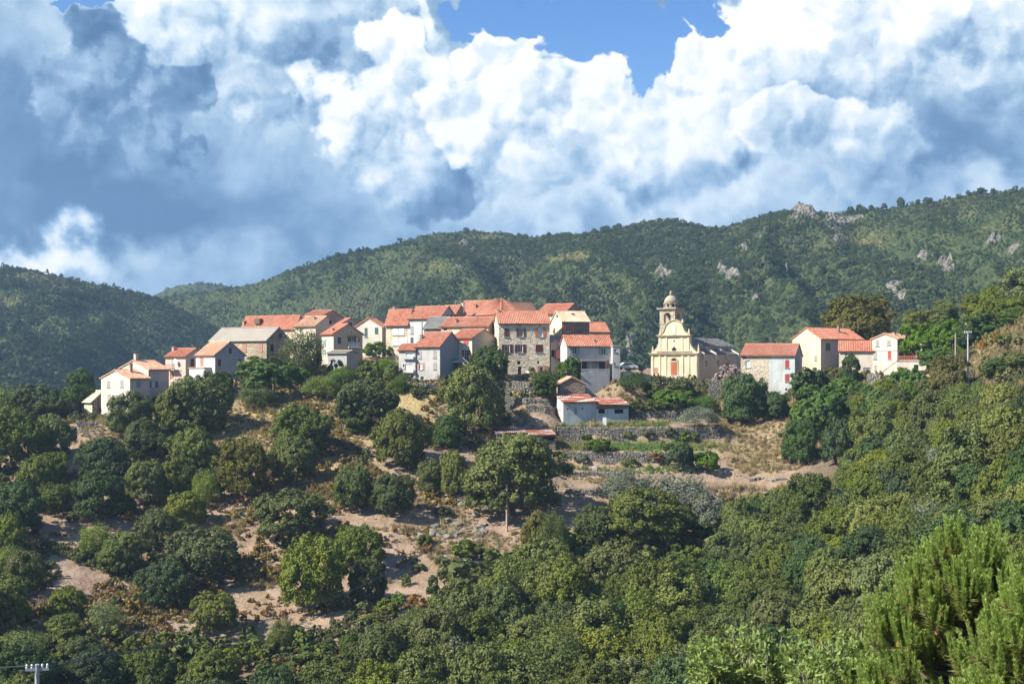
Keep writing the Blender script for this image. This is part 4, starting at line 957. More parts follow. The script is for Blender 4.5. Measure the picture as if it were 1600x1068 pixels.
for fx in (x0 + .003, x0 + sd - .503): arch_fill(tw, False, y0 + sd / 2, fx, zsp)
for fy in (y0 + .003, y0 + sd - .503): arch_fill(tw, True, x0 + sd / 2, fy, zsp)
for ax, ay in ((x0, y0), (x0 + sd - pw, y0), (x0, y0 + sd - pw), (x0 + sd - pw, y0 + sd - pw)): tw.box(ax, ax + pw, ay, ay + pw, zsp + .002, zc1)
tw.build('bell_tower', M['tower'], root)
for z, e, th in ((zc1, .25, .2), (zc1 + .2, .42, .22), (zp(506), .12, .18)): MB().box(x0 - e, x0 + sd + e, y0 - e, y0 + sd + e, z + .003, z + th).build('tower_cornice', M['tower'], root)
MB().lathe((x0 + sd / 2, y0 + sd / 2, zp(500)), [(.42, 0), (.34, .1), (.27, .4), (.18, .62), (.05, .7)], 14).build('bell', M['metal'], root)
cx, cy = x0 + sd / 2, y0 + sd / 2; zd = zc1 + .43; rD = 1.32; hD = zp(474) - zd
drm = MB().lathe((cx, cy, zd), [(rD + .08, 0), (rD + .08, .15), (rD, .17), (rD, hD), (rD + .15, hD + .03), (rD + .15, hD + .2)], 8, math.pi / 8).build('drum', M['tower'], root)
for k in range(8):
    a_ = 2 * math.pi * k / 8 + 0; r2 = rD * math.cos(math.pi / 8)
    w_ = MB().box(-.02, .03, -.22, .22, hD * .25, hD * .85).build('lantern_opening', M['void'], drm); w_.location = (cx + r2 * math.cos(a_), cy + r2 * math.sin(a_), zd); w_.rotation_euler = (0, 0, a_)
zz = zd + hD + .2; hh = zp(460.5) - zz; pf = [(rD * .98 * math.cos(math.pi / 2 * i / 9), hh * math.sin(math.pi / 2 * i / 9)) for i in range(9)]
MB().lathe((cx, cy, zz), pf + [(.24, hh), (.24, hh + .35), (.3, hh + .4), (.2, hh + .55), (.04, hh + .95)], 20).build('dome', M['tower'], root, smooth=True)

# ------------------------------------------------------------------ dry stone terrace walls
def stone_wall(label, path, hgt, thick=.5, name='dry_stone_wall', cat='stone wall', m='drystone', group=None, seed=0, cap=True):
    """path of (x, y) along the ground, top hgt above the highest ground beside it; courses of separate irregular stones"""
    rnd = random.Random(seed * 77 + 5); mb = MB(); xs = []
    root = tag(empty(name, (path[0][0], path[0][1], float(zt(*path[0][:2])))), label, cat, group); o = root.location
    core = MB(); face = MB()
    for (xa, ya, za0, za1), (xb, yb, zb0, zb1) in zip(path[:-1], path[1:]) if len(path[0]) == 4 else zip([(p[0], p[1], float(zt(p[0], p[1])) - .6, float(zt(p[0], p[1])) + hgt) for p in path[:-1]], [(p[0], p[1], float(zt(p[0], p[1])) - .6, float(zt(p[0], p[1])) + hgt) for p in path[1:]]):
        d = Vector((xb - xa, yb - ya, 0)); L_ = d.length; d.normalize(); n = Vector((d.y, -d.x, 0))
        A0 = Vector((xa, ya, 0)) - Vector((o.x, o.y, 0)); B0 = Vector((xb, yb, 0)) - Vector((o.x, o.y, 0))
        zs = [v - o.z for v in (za0, za1, zb0, zb1)]
        p = [A0 + Vector((0, 0, zs[0])), B0 + Vector((0, 0, zs[2])), B0 + Vector((0, 0, zs[3])), A0 + Vector((0, 0, zs[1]))]
        core.prism([q + n * -.1 for q in p], n * -(thick - .1))
        z = min(zs[0], zs[2]); top = max(zs[1], zs[3])
        while z < top:
            ch = rnd.uniform(.16, .3); x = rnd.uniform(-.2, 0)
            while x < L_:
                w = rnd.uniform(.22, .62); f = min(1, max(0, (x + w / 2) / L_)); zt1 = zs[1] + (zs[3] - zs[1]) * f; zb = zs[0] + (zs[2] - zs[0]) * f
                if z + ch * .6 < zt1 + rnd.uniform(-.12, .12) and z + ch > zb:
                    e = rnd.uniform(.02, .16); q = A0 + d * x; a = [q + Vector((0, 0, z)), q + d * (w - .04) + Vector((0, 0, z + rnd.uniform(-.03, .03))), q + d * (w - .04 - rnd.uniform(0, .06)) + Vector((0, 0, z + ch - .03)), q + d * rnd.uniform(0, .06) + Vector((0, 0, z + ch - .03))]
                    i = len(face.v); c = sum(a, Vector()) / 4
                    face.v += [tuple(v - n * .1) for v in a] + [tuple(c + (v - c) * .82 + n * e) for v in a]
                    face.f += [(i + 4, i + 5, i + 6, i + 7), (i, i + 1, i + 5, i + 4), (i + 1, i + 2, i + 6, i + 5), (i + 2, i + 3, i + 7, i + 6), (i + 3, i, i + 4, i + 7)]
                x += w
            z += ch
    core.build('core', M['stone_dark'], root); tag(face.build('stones', M[m], root), kind='stuff')
    return root
def yc(x, level): return level - float(WOB(np.array([x]))[0])
for k, (lv, x0_, x1_, zlo, zhi, lab) in enumerate([(242, 20, 27.6, -9.4, -7.3, 'grey stone terrace wall right of the rusty roofed shed'),
        (232, 7.5, 33.5, -12.5, -9.6, 'long grey retaining wall below the vegetable garden'),
        (224, 7.5, 29.5, -15.5, -13.2, 'rubble terrace wall below the green grass strip'),
        (218, 7.5, 18, -17.2, -15.8, 'low rubble wall between the dark bush and the olive trees'),
        (209, 8, 16, -19.5, -17.8, 'lowest crumbling terrace wall beside the largest oak')]):
    path = []; x = x0_
    while x < x1_:
        path.append((x, yc(x, lv) - .35, zlo, zhi + .08 * math.sin(x * 1.7))); x += 1.6
    path.append((x1_, yc(x1_, lv) - .35, zlo, zhi)); stone_wall(lab, path, 0, seed=k)
def pxwall(lab, pl, hgt, seed, name='dry_stone_wall', m='drystone', thick=.6):
    p = []
    for (a, b) in pl:
        h_ = hit(a, b)
        if h_: p.append((h_[0], h_[1]))
    if len(p) > 1: stone_wall(lab, p, hgt, thick, seed=seed, name=name, m=m)
pxwall('stone retaining wall below the courtyard of the tall stone fronted house', [(800, 610), (825, 612), (852, 614)], 1.6, 11)
pxwall('low stone wall under the ruined pillar', [(790, 634), (820, 634), (856, 636)], 1.2, 12)
pxwall('stone wall left of the rusty roofed shed', [(822, 645), (850, 646), (872, 650)], 1.3, 13)
pxwall('churchyard retaining wall under the church', [(1000, 608), (1050, 607), (1100, 606), (1140, 607)], 1.0, 14)
pxwall('pale rubble revetment right of the church', [(1108, 624), (1130, 626), (1155, 628)], 3.4, 15)
pxwall('whitish rock wall under the cream villa', [(1355, 604), (1375, 607)], 2.2, 16)
pxwall('low wall on the slope right of the terraces', [(1172, 752), (1190, 749), (1207, 753), (1228, 750)], .35, 17)
pxwall('broken wall beside the white house', [(120, 668), (150, 668)], .9, 18)
pxwall('stone wall above the dry slope near the grey front house', [(630, 606), (665, 608), (700, 606)], 1.0, 19)
pxwall('pale low wall beneath the bright fig bush at left', [(366, 618), (388, 620)], 1.2, 20)
# ruined pillar
h_ = hit(793, 640); pz = tag(empty('ruined_pillar', h_), 'tall ruined stone pillar left of the stone hut', 'pillar'); rnd = random.Random(3)
for k in range(11):
    e = .45 - k * .018; c = MB().box(-e + rnd.uniform(-.06, .06), e + rnd.uniform(-.06, .06), -.4 + rnd.uniform(-.06, .06), .4, k * .42, k * .42 + .40); c.build('stone', M['drystone'], pz)

# ------------------------------------------------------------------ foliage
M['oak'] = leaf('oak_leaves', (.068, .10, .022), (.142, .178, .036), (.17, .19, .038))
M['oak_olive'] = leaf('olive_green_oak_leaves', (.095, .125, .025), (.178, .21, .042), (.21, .215, .045))
M['dark'] = leaf('dark_evergreen_leaves', (.045, .085, .028), (.085, .13, .040), (.08, .12, .035))
M['bright'] = leaf('bright_green_leaves', (.07, .15, .02), (.13, .23, .035), (.15, .22, .035), .35)
M['silver'] = leaf('grey_olive_leaves', (.15, .18, .12), (.24, .27, .18), (.20, .22, .15), .2)
M['gold'] = leaf('golden_green_leaves', (.10, .10, .018), (.18, .165, .03), (.19, .165, .03))
M['light'] = leaf('light_green_leaves', (.12, .17, .045), (.20, .25, .07), (.20, .23, .06), .35)
M['scrub'] = leaf('ochre_scrub', (.26, .19, .045), (.36, .28, .07), (.22, .12, .045), .2)
M['straw_brush'] = leaf('straw_green_brush', (.20, .18, .06), (.32, .28, .10), (.15, .18, .05), .2)
M['green_scrub'] = leaf('green_scrub', (.07, .10, .03), (.13, .15, .05), (.17, .16, .06), .2)
M['far'] = leaf('far_forest_leaves', (.048, .088, .034), (.096, .142, .056), (.14, .175, .068), .2)
M['far_cloud_shade'] = leaf('cloud_shaded_hill_leaves', (.034, .068, .040), (.068, .115, .062), (.085, .125, .062), .15)  # the hill's leaf colour is darkened and blued to paint in a cloud shadow
M['far_pine'] = leaf('far_pine_needles', (.032, .065, .030), (.065, .11, .045), (.09, .13, .06), .15)
M['twigs'] = leaf('bare_twigs', (.20, .15, .14), (.30, .24, .22), (.26, .2, .18), .1)
M['rust_leaf'] = leaf('rust_brown_leaves', (.24, .11, .035), (.34, .19, .06), None, .2)

def leaf_quads(C_, N_, S_, rng, elong=1.25, up=None):
    """one small quad per row: centre, normal, size"""
    n = len(C_); r = rng.normal(size=(n, 3)); T = np.cross(N_, r); T /= np.linalg.norm(T, axis=1, keepdims=True) + 1e-9
    B = np.cross(N_, T); s = S_[:, None] * .5
    V = np.stack([C_ - T * s * elong, C_ - B * s * .8, C_ + T * s * elong + N_ * s * .2, C_ + B * s * .8], 1).reshape(-1, 3)
    return V, np.arange(4 * n).reshape(n, 4)
def unit(v): return v / (np.linalg.norm(v, axis=-1, keepdims=True) + 1e-9)
def crown_arrays(seed, nl=7, nc=90, per=120, size=.034, shape='dome', loose=0.0):
    """crown of width 1 and height 1 standing on z=0: big lobes carry clumps, clumps carry leaves"""
    rng = np.random.default_rng(seed)
    lobes = []
    for i in range(nl):
        a = rng.uniform(0, 2 * np.pi); 
        if shape == 'dome': z = rng.uniform(.16, .66); rr = rng.uniform(.14, .30) * (1.25 - z * .8); r = rng.uniform(.17, .26)
        elif shape == 'tall': z = rng.uniform(.15, .82); rr = rng.uniform(.0, .17) * (1.15 - z); r = rng.uniform(.18, .27) * (1.25 - z * .7)
        elif shape == 'flat': z = rng.uniform(.3, .55); rr = rng.uniform(.12, .33); r = rng.uniform(.16, .24)
        else: z = rng.uniform(.14, .62); rr = rng.uniform(.05, .3); r = rng.uniform(.14, .26)
        lobes.append((rr * np.cos(a), rr * np.sin(a), z, r))
    if shape != 'tall': lobes.append((rng.uniform(-.06, .06), rng.uniform(-.06, .06), .64, .27)); lobes.append((0, 0, .36, .36))
    else: lobes += [(0, 0, .5, .24), (0, 0, .82, .14), (0, 0, .25, .26)]
    if shape == 'dome':      # a compact head of many small bosses reaching nearly to the ground
        lobes = [(0, 0, .44, .34), (rng.uniform(-.07, .07), rng.uniform(-.07, .07), .55, .30)]
        sx, sy = rng.uniform(-.05, .05, 2)
        for i in range(nl * 3):
            dd = rng.normal(size=3); dd /= np.linalg.norm(dd); dd[2] = dd[2] * .85 + .05
            r = rng.uniform(.11, .20); q_ = .40 * rng.uniform(.72, 1.05) - r * .35
            lobes.append((dd[0] * q_ + sx, dd[1] * q_ + sy, .45 + dd[2] * q_, r))
        lobes += [(.16 * math.cos(a), .16 * math.sin(a), .22, .22) for a in (0.5, 1.8, 3.0, 4.3, 5.5)]
    L_ = np.array(lobes)
    k = rng.choice(len(L_), nc * 4, p=L_[:, 3] ** 2 / (L_[:, 3] ** 2).sum()); d = unit(rng.normal(size=(nc * 4, 3))); d[:, 2] = np.abs(d[:, 2]) * .8 + d[:, 2] * .2 - .22; d = unit(d)
    C_ = L_[k, :3] + d * L_[k, 3:4] * rng.uniform(.75, 1.0, (nc * 4, 1)) * np.array([1, 1, .95])
    inside = np.zeros(len(C_), bool)
    for l in L_: inside |= np.linalg.norm(C_ - l[:3], axis=1) < l[3] * .72
    C_ = C_[~inside][:nc]; d = d[~inside][:nc]; nc = len(C_)
    cr = (rng.uniform(.032, .075, nc) if shape == 'dome' else rng.uniform(.05, .10, nc)) * (1 + loose)
    ci = np.repeat(np.arange(nc), per)
    q = unit(rng.normal(size=(len(ci), 3)) + d[ci] * .75)
    P_ = C_[ci] + q * cr[ci, None] * rng.uniform(.55, 1.08 + loose, (len(ci), 1))
    out = unit(P_ - np.array([0, 0, .42]))
    N_ = unit(q * .75 + out * .35 + rng.normal(size=q.shape) * .42)
    S_ = size * rng.uniform(.6, 1.45, len(ci))
    V, Q = leaf_quads(P_, N_, S_, rng)
    V[:, :2] /= np.percentile(np.abs(V[:, :2]), 97.5) * 2; V[:, 2] /= np.percentile(V[:, 2], 99.5)
    return V, Q
def mesh_crown(name, m, **k):
    V, Q = crown_arrays(**k); return mesh_np(name, V, Q, M[m])
def recolour(me, m):
    c = me.copy(); c.materials[0] = M[m]; return c
def trunk_mesh(name, seed, m='bark', forks=5):
    rnd = random.Random(seed); mb = MB()
    p0 = Vector((0, 0, -.12)); p1 = Vector((rnd.uniform(-.03, .03), rnd.uniform(-.03, .03), .18)); p2 = p1 + Vector((rnd.uniform(-.04, .04), rnd.uniform(-.04, .04), .16))
    mb.tube(p0, p1, .05, .036, 7); mb.tube(p1, p2, .036, .026, 7)
    for i in range(forks):
        a = i * 6.283 / forks + rnd.uniform(-.4, .4); q = (p1 if i % 2 else p2)
        e = q + Vector((math.cos(a) * .17, math.sin(a) * .17, rnd.uniform(.12, .3))); mb.tube(q, e, .02, .012, 5)
        mb.tube(e, e + Vector((math.cos(a) * .12, math.sin(a) * .12, rnd.uniform(.05, .2))), .012, .004, 5)
    me = bpy.data.meshes.new(name); me.from_pydata(mb.v, [], mb.f); me.materials.append(M[m]); me.update(); return me
CR = {}
base = [mesh_crown('crown', 'oak', seed=100 + i, nl=6 + i % 3, nc=460, per=50, size=.0235) for i in range(5)]
CR['oak'] = base; CR['oak_olive'] = [recolour(b, 'oak_olive') for b in base]; CR['dark'] = [recolour(b, 'dark') for b in base[:3]]; CR['gold'] = [recolour(base[1], 'gold')]
lo = [mesh_crown('crown', 'silver', seed=200 + i, nl=8, nc=110, per=75, size=.028, shape='loose', loose=.5) for i in range(3)]
CR['silver'] = lo; CR['light'] = [recolour(b, 'light') for b in lo]; CR['bright_loose'] = [recolour(b, 'bright') for b in lo[:2]]
br_ = [mesh_crown('crown', 'bright', seed=300 + i, nl=7, nc=200, per=48, size=.040, shape='dome') for i in range(3)]; CR['bright'] = br_
CR['darkbroad'] = [recolour(b, 'dark') for b in br_]
tl = [mesh_crown('crown', 'dark', seed=400 + i, nl=9, nc=110, per=80, size=.026, shape='tall') for i in range(3)]; CR['tall'] = tl; CR['tall_oak'] = [recolour(b, 'oak') for b in tl]; CR['tall_gold'] = [recolour(b, 'oak_olive') for b in tl[:1]]
sh = [mesh_crown('crown', 'green_scrub', seed=500 + i, nl=5, nc=32, per=60, size=.075, shape='loose', loose=.4) for i in range(4)]
CR['shrub'] = sh; CR['shrub_dark'] = [recolour(b, 'oak') for b in sh]; CR['shrub_bright'] = [recolour(b, 'bright') for b in sh]; CR['twig'] = [recolour(b, 'twigs') for b in sh]; CR['rust'] = [recolour(b, 'rust_leaf') for b in sh]
CR['shrub_scrub'] = [recolour(b, 'scrub') for b in sh]; CR['shrub_silver'] = [recolour(b, 'silver') for b in sh]
TK = [trunk_mesh('trunk', i) for i in range(4)]
PLACED = []     # (x, y, radius)
def tree(name, kind, x, y, z, w, h, label, cat='tree', group=None, i=None, trunk=True, rz=None, hb=None):
    """crown of width w and total height h standing at x, y"""
    ml = CR[kind]; i = random.randrange(len(ml)) if i is None else i
    root = tag(empty(name, (x, y, z), random.uniform(0, 6.28) if rz is None else rz), label, cat, group)
    hb = (-.08 * h if trunk else -.06 * h) if hb is None else hb
    c = link('crown', ml[i % len(ml)], root, (0, 0, hb)); c.scale = (w * .97, w * .97, h - hb)
    if trunk: t = link('trunk', TK[random.randrange(4)], root); s_ = min(w, h); t.scale = (s_, s_, h * .95)
    PLACED.append((x, y, w / 2)); return root
def ptree(cx, top, bot, wpx, kind, label, name='oak_tree', cat='tree', group=None, Y=None, **k):
    """tree whose crown spans the given pixels and stands on the hillside"""
    if Y is None:
        q = None; pb = bot
        while q is None and pb < bot + 60:
            q = hit(cx, pb); pb += 3
        if q is None: return None
        # foot of the tree lies behind its lowest leaves by about a third of its width
        x, y, z = q; w = wpx / F * y; y2 = y + w * .30; x = (cx - HX) / F * y2; y = y2; z = float(zt(x, y))
    else: y = Y; x = (cx - HX) / F * y; z = float(zt(x, y))
    w = wpx / F * y; h = (HY - top) / F * y - z
    z_low = (HY - bot) / F * y
    h = max(h, w * .5)
    if Y is not None and bot > 0: k['hb'] = max(0, z_low - z)
    return tree(name, kind, x, y, z, w, h, label, cat, group, **k)
T_ = [
 (125, 577, 655, 60, 'tall', 'tall dark evergreen left of the white house beside the small shed', 'evergreen_tree'),
 (60, 602, 668, 105, 'oak', 'broad round oak on the skyline at the far left'),
 (12, 600, 672, 70, 'light', 'lighter green tree at the left edge beside the round oak'),
 (20, 640, 745, 105, 'oak', 'large dark oak at the left edge below the skyline oak'),
 (78, 648, 730, 70, 'oak', 'oak between the left edge and the path to the white house'),
 (62, 712, 790, 62, 'oak_olive', 'medium oak under the path left of the dark tall clump'),
 (24, 752, 850, 98, 'dark', 'dark blue green oak at the left edge halfway down'),
 (310, 586, 690, 102, 'oak', 'big grey green oak in front of the grey gabled house'),
 (268, 612, 690, 60, 'oak_olive', 'olive toned oak just left of the big oak below the grey gabled house'),
 (200, 613, 690, 72, 'oak', 'oak directly in front of the tall white house'),
 (230, 655, 735, 80, 'oak', 'round oak below the oak that hides the white house'),
 (300, 668, 745, 80, 'oak', 'dark oak on the shaded side below the big grey green oak'),
 (165, 685, 770, 85, 'dark', 'dark oak at the head of the left clump'),
 (160, 735, 830, 92, 'dark', 'large dark oak standing lowest in the left clump'),
 (230, 720, 795, 70, 'oak_olive', 'lighter oak right of the lowest dark oak in the left clump'),
 (275, 715, 785, 62, 'oak', 'oak in the middle of the left slope above the olive toned one'),
 (290, 768, 835, 60, 'oak_olive', 'olive toned oak left of the light round oak', ),
 (320, 735, 800, 45, 'light', 'slim light green tree left of the yellowish oak', 'young_tree'),
 (380, 690, 790, 86, 'gold', 'yellowish green round oak on the left slope'),
 (345, 580, 625, 42, 'bright', 'bright green tree beside the door of the grey gabled house', 'fig_tree'),
 (427, 579, 630, 104, 'bright', 'wide bright green tree below the stone barn', 'fig_tree'),
 (473, 514, 592, 62, 'light', 'tall feathery light green tree before the salmon house', 'birch_tree'),
 (400, 622, 645, 60, 'light', 'low light bush under the wide bright green tree', 'shrub', 'shrub'),
 (505, 588, 630, 62, 'light', 'rounded light green shrub mass left of the dark oak', 'shrub', 'shrub'),
 (573, 593, 682, 94, 'oak', 'dark spreading oak below the flat roofed shed'),
 (560, 655, 682, 40, 'bright', 'bright green bush at the foot of the dark spreading oak', 'shrub', 'shrub'),
 (592, 534, 562, 46, 'bright', 'leafy tree under the white house with green shutters', 'fig_tree'),
 (603, 560, 592, 50, 'bright_loose', 'bright vine covered bush below the six shuttered house', 'shrub', 'shrub'),
 (535, 575, 605, 46, 'bright_loose', 'green bush right below the flat roofed shed', 'shrub', 'shrub'),
 (470, 632, 725, 96, 'oak', 'large round oak in the middle of the left slope'),
 (455, 682, 762, 74, 'oak', 'oak in front of the large round oak on the left slope'),
 (455, 766, 862, 112, 'oak', 'broad oak at the centre of the lower left slope'),
 (325, 822, 925, 120, 'oak_olive', 'wide oak low on the left slope'),
 (262, 872, 960, 92, 'dark', 'blue green oak left of the wide low oak'),
 (245, 795, 870, 70, 'oak_olive', 'mottled oak above the wide low oak'),
 (190, 832, 905, 75, 'oak', 'dark oak left of the mottled oak'),
 (150, 818, 872, 55, 'light', 'pale green young tree among the lower left oaks', 'young_tree'),
 (625, 640, 742, 88, 'oak_olive', 'big olive green oak alone on the dry slope'),
 (636, 690, 742, 40, 'oak', 'small oak growing against the big olive green oak'),
 (553, 726, 806, 66, 'oak', 'left one of the two round oaks on the bare slope'),
 (615, 741, 816, 72, 'oak', 'right one of the two round oaks on the bare slope'),
 (740, 572, 692, 92, 'oak_olive', 'tall many stemmed oak in front of the tall stone fronted house'),
 (765, 540, 606, 62, 'bright', 'bright green tree against the foot of the tall stone fronted house', 'fig_tree'),
 (700, 648, 706, 52, 'dark', 'small dark oak at the foot of the tall many stemmed oak'),
 (674, 718, 776, 46, 'oak', 'small oak left of the largest oak'),
 (708, 706, 782, 44, 'oak_olive', 'narrow oak touching the largest oak'),
 (800, 680, 822, 152, 'oak', 'largest oak in the middle of the hillside above the utility pole'),
 (490, 838, 968, 108, 'oak_olive', 'huge oak low in the centre left'),
 (560, 822, 905, 84, 'oak', 'oak standing right of the huge low oak'),
 (575, 872, 950, 62, 'oak', 'dark oak at the lower right of the huge low oak'),
 (438, 965, 1020, 46, 'light', 'thin small tree standing alone below the huge low oak', 'young_tree'),
 (1005, 765, 868, 140, 'oak_olive', 'large oak in front of the grey olive trees'),
 (930, 790, 862, 66, 'oak', 'oak left of the large oak before the olive trees'),
 (985, 735, 800, 90, 'silver', 'grey leaved olive tree left of the others', 'olive_tree'),
 (1062, 738, 830, 92, 'silver', 'grey leaved olive tree in the middle of the olive trees', 'olive_tree'),
 (1105, 762, 835, 66, 'silver', 'grey leaved olive tree at the right of the olive trees', 'olive_tree'),
 (1062, 692, 738, 46, 'darkbroad', 'leafy dark green bush on the grass terrace', 'fig_tree'),
 (1103, 705, 745, 46, 'bright', 'green fig bush right of the leafy dark green bush', 'fig_tree'),
 (935, 700, 722, 40, 'bright', 'round green bush on the edge of the grass terrace', 'shrub', 'shrub'),
 (1250, 656, 730, 60, 'dark', 'dark round oak at the right end of the terraces'),
 (1311, 652, 732, 56, 'darkbroad', 'dark green tree right of the dark round oak'),
 (1160, 585, 668, 70, 'dark', 'grey green tree below the tan stone house'),
 (1213, 612, 660, 46, 'dark', 'small dark tree under the pale blue house'),
 (1265, 575, 632, 60, 'darkbroad', 'dark spreading tree right of the pale blue house'),
 (1290, 600, 672, 74, 'bright', 'bright green walnut tree below the large beige house', 'fig_tree'),
 (1262, 625, 690, 60, 'bright', 'lower bright green tree below the pale blue house', 'fig_tree'),
 (1330, 590, 640, 60, 'bright', 'bright green tree below the low cream annex', 'fig_tree'),
 (1328, 553, 600, 30, 'dark', 'slim dark tree in front of the low cream annex', 'young_tree'),
 (1347, 553, 585, 22, 'light', 'small light tree before the wall of the low cream annex', 'young_tree'),
 (1480, 556, 640, 66, 'gold', 'rounded light green conical tree right of the cream villa'),
 (1425, 575, 625, 60, 'bright', 'green tree under the villa terrace', 'fig_tree'),
 (1095, 640, 690, 62, 'silver', 'greyish bush right of the vegetable garden', 'shrub', 'shrub'),
 (890, 558, 604, 40, 'bright', 'bright green tree in front of the house with teal shutters', 'fig_tree'),
 (851, 584, 628, 38, 'bright', 'round bright bush left of the stone hut', 'shrub', 'shrub'),
 (917, 586, 606, 24, 'dark', 'dark bush between the stone hut and the terrace', 'shrub', 'shrub'),
 (1118, 552, 592, 44, 'darkbroad', 'dark green tree against the side of the church', 'fig_tree'),
 (1138, 570, 622, 46, 'twig', 'bare reddish shrub behind the stone revetment', 'shrub', 'shrub'),
 (990, 592, 632, 52, 'bright_loose', 'yellowish green bush below the churchyard', 'shrub', 'shrub'),
 (1022, 596, 634, 44, 'shrub', 'ivy covered bank under the church door', 'ivy', 'ivy'),
 (1062, 594, 628, 50, 'shrub_dark', 'dark ivy mass on the churchyard wall', 'ivy', 'ivy'),
 (1048, 612, 652, 60, 'bright', 'bright creeper spilling below the churchyard', 'creeper', 'creeper'),
 (1100, 622, 645, 50, 'bright_loose', 'green creeper on the bank left of the grey green tree', 'creeper', 'creeper'),
 (985, 628, 656, 44, 'shrub_dark', 'dark bush right of the rusty roofed shed', 'shrub', 'shrub'),
 (1020, 636, 656, 40, 'shrub', 'ochre green scrub at the end of the garden wall', 'shrub', 'shrub'),
 (733, 842, 880, 52, 'shrub_dark', 'low spreading dark bush on the rocky slope', 'shrub', 'shrub'),
 (727, 872, 898, 38, 'shrub_bright', 'bright green bush on pale rocks', 'shrub', 'shrub'),
 (665, 832, 860, 26, 'shrub_dark', 'small dark bush left of the flat grey rocks', 'shrub', 'shrub'),
 (635, 896, 918, 15, 'shrub_dark', 'tiny round bush in the middle of the bare slope', 'shrub', 'shrub'),
 (676, 898, 932, 20, 'shrub_bright', 'upright bright bush on the bare slope', 'shrub', 'shrub'),
 (604, 935, 965, 36, 'shrub_dark', 'dark bush above the lower wood', 'shrub', 'shrub'),
 (621, 924, 950, 26, 'shrub_bright', 'bright little tree behind the dark bush on the slope', 'shrub', 'shrub'),
 (690, 868, 884, 20, 'shrub', 'grey green cushion bush left of the low spreading dark bush', 'shrub', 'shrub'),
 (645, 868, 882, 18, 'shrub', 'small straw green bush on the gravelly slope', 'shrub', 'shrub'),
 (628, 880, 892, 16, 'shrub_dark', 'small dark bush on the gravelly slope', 'shrub', 'shrub'),
 (655, 880, 896, 20, 'shrub_dark', 'rounded bush above the upright bright bush', 'shrub', 'shrub'),
 (596, 880, 893, 14, 'shrub', 'little yellowish bush at the shadow edge of the huge low oak', 'shrub', 'shrub'),
 (760, 905, 935, 34, 'shrub_dark', 'dark bush at the corner of the lower wood', 'shrub', 'shrub'),
 (545, 990, 1030, 36, 'oak', 'young oak at the tip of the bare slope', 'young_tree', 'tree'),
 (415, 790, 815, 26, 'shrub_dark', 'bush beside the pale rocks of the left slope', 'shrub', 'shrub'),
 (130, 855, 880, 22, 'shrub_dark', 'bush left of the pale green young tree', 'shrub', 'shrub'),
 (100, 960, 1010, 56, 'oak', 'round oak on the reddish lower left slope', 'oak_tree', 'tree'),
 (125, 995, 1060, 78, 'oak', 'broad oak low at the left with rust scrub around it', 'oak_tree', 'tree'),
 (40, 985, 1040, 80, 'light', 'fresh green rounded tree near the lower left corner', 'leafy_tree', 'tree'),
 (340, 925, 1000, 78, 'oak_olive', 'yellowish oak below the wide low oak', 'oak_tree', 'tree'),
 (165, 940, 990, 50, 'light', 'small green tree above the broad oak at lower left', 'young_tree', 'tree'),
 (580, 962, 985, 40, 'shrub_dark', 'bush among ochre scrub at the lower centre', 'shrub', 'shrub'),
 (693, 790, 815, 28, 'shrub', 'yellowish green bush below the narrow oak', 'shrub', 'shrub'),
 (115, 800, 818, 20, 'shrub_dark', 'single round bush on the bare patch at left', 'shrub', 'shrub'),
 (515, 790, 805, 18, 'shrub_dark', 'little bush beside the left round oak', 'shrub', 'shrub'),
 (838, 798, 872, 46, 'gold', 'light green tree at the right of the utility pole'),
 (868, 800, 880, 50, 'light', 'grey tinged tree at the edge of the lower wood'),
 (985, 676, 692, 24, 'shrub_dark', 'dark bush hanging on the long grey retaining wall', 'shrub', 'shrub'),
 (1012, 678, 691, 18, 'shrub_dark', 'smaller dark bush on the retaining wall right of the first', 'shrub', 'shrub'),
 (1045, 674, 690, 26, 'shrub', 'yellowish bush at the right part of the retaining wall', 'shrub', 'shrub'),
 (915, 678, 692, 20, 'shrub_bright', 'bright weeds at the foot of the retaining wall below the shed', 'shrub', 'shrub'),
 (1075, 672, 694, 30, 'shrub_dark', 'dark bush where the retaining wall ends', 'shrub', 'shrub'),
 (905, 712, 728, 24, 'shrub_silver', 'greyish bush on the rubble terrace wall', 'shrub', 'shrub'),
 (985, 714, 730, 30, 'shrub', 'straw toned bush on the rubble terrace wall', 'shrub', 'shrub'),
 (1022, 712, 728, 26, 'rust', 'reddish brown bush at the end of the rubble terrace wall', 'shrub', 'shrub'),
 (1560, 560, 590, 46, 'shrub_bright', 'green bush low on the straw slope at the right edge', 'shrub', 'shrub'),
 (1592, 548, 580, 40, 'shrub_dark', 'dark bush at the right edge of the straw slope', 'shrub', 'shrub'),
]
for t in T_:
    if t[5] == 'x': continue
    cx, top, bot, w, kind, label = t[:6]; name = t[6] if len(t) > 6 else 'oak_tree'; cat = t[7] if len(t) > 7 else 'tree'
    ptree(cx, top, bot, w, kind, label, name, cat, trunk=cat == 'tree')
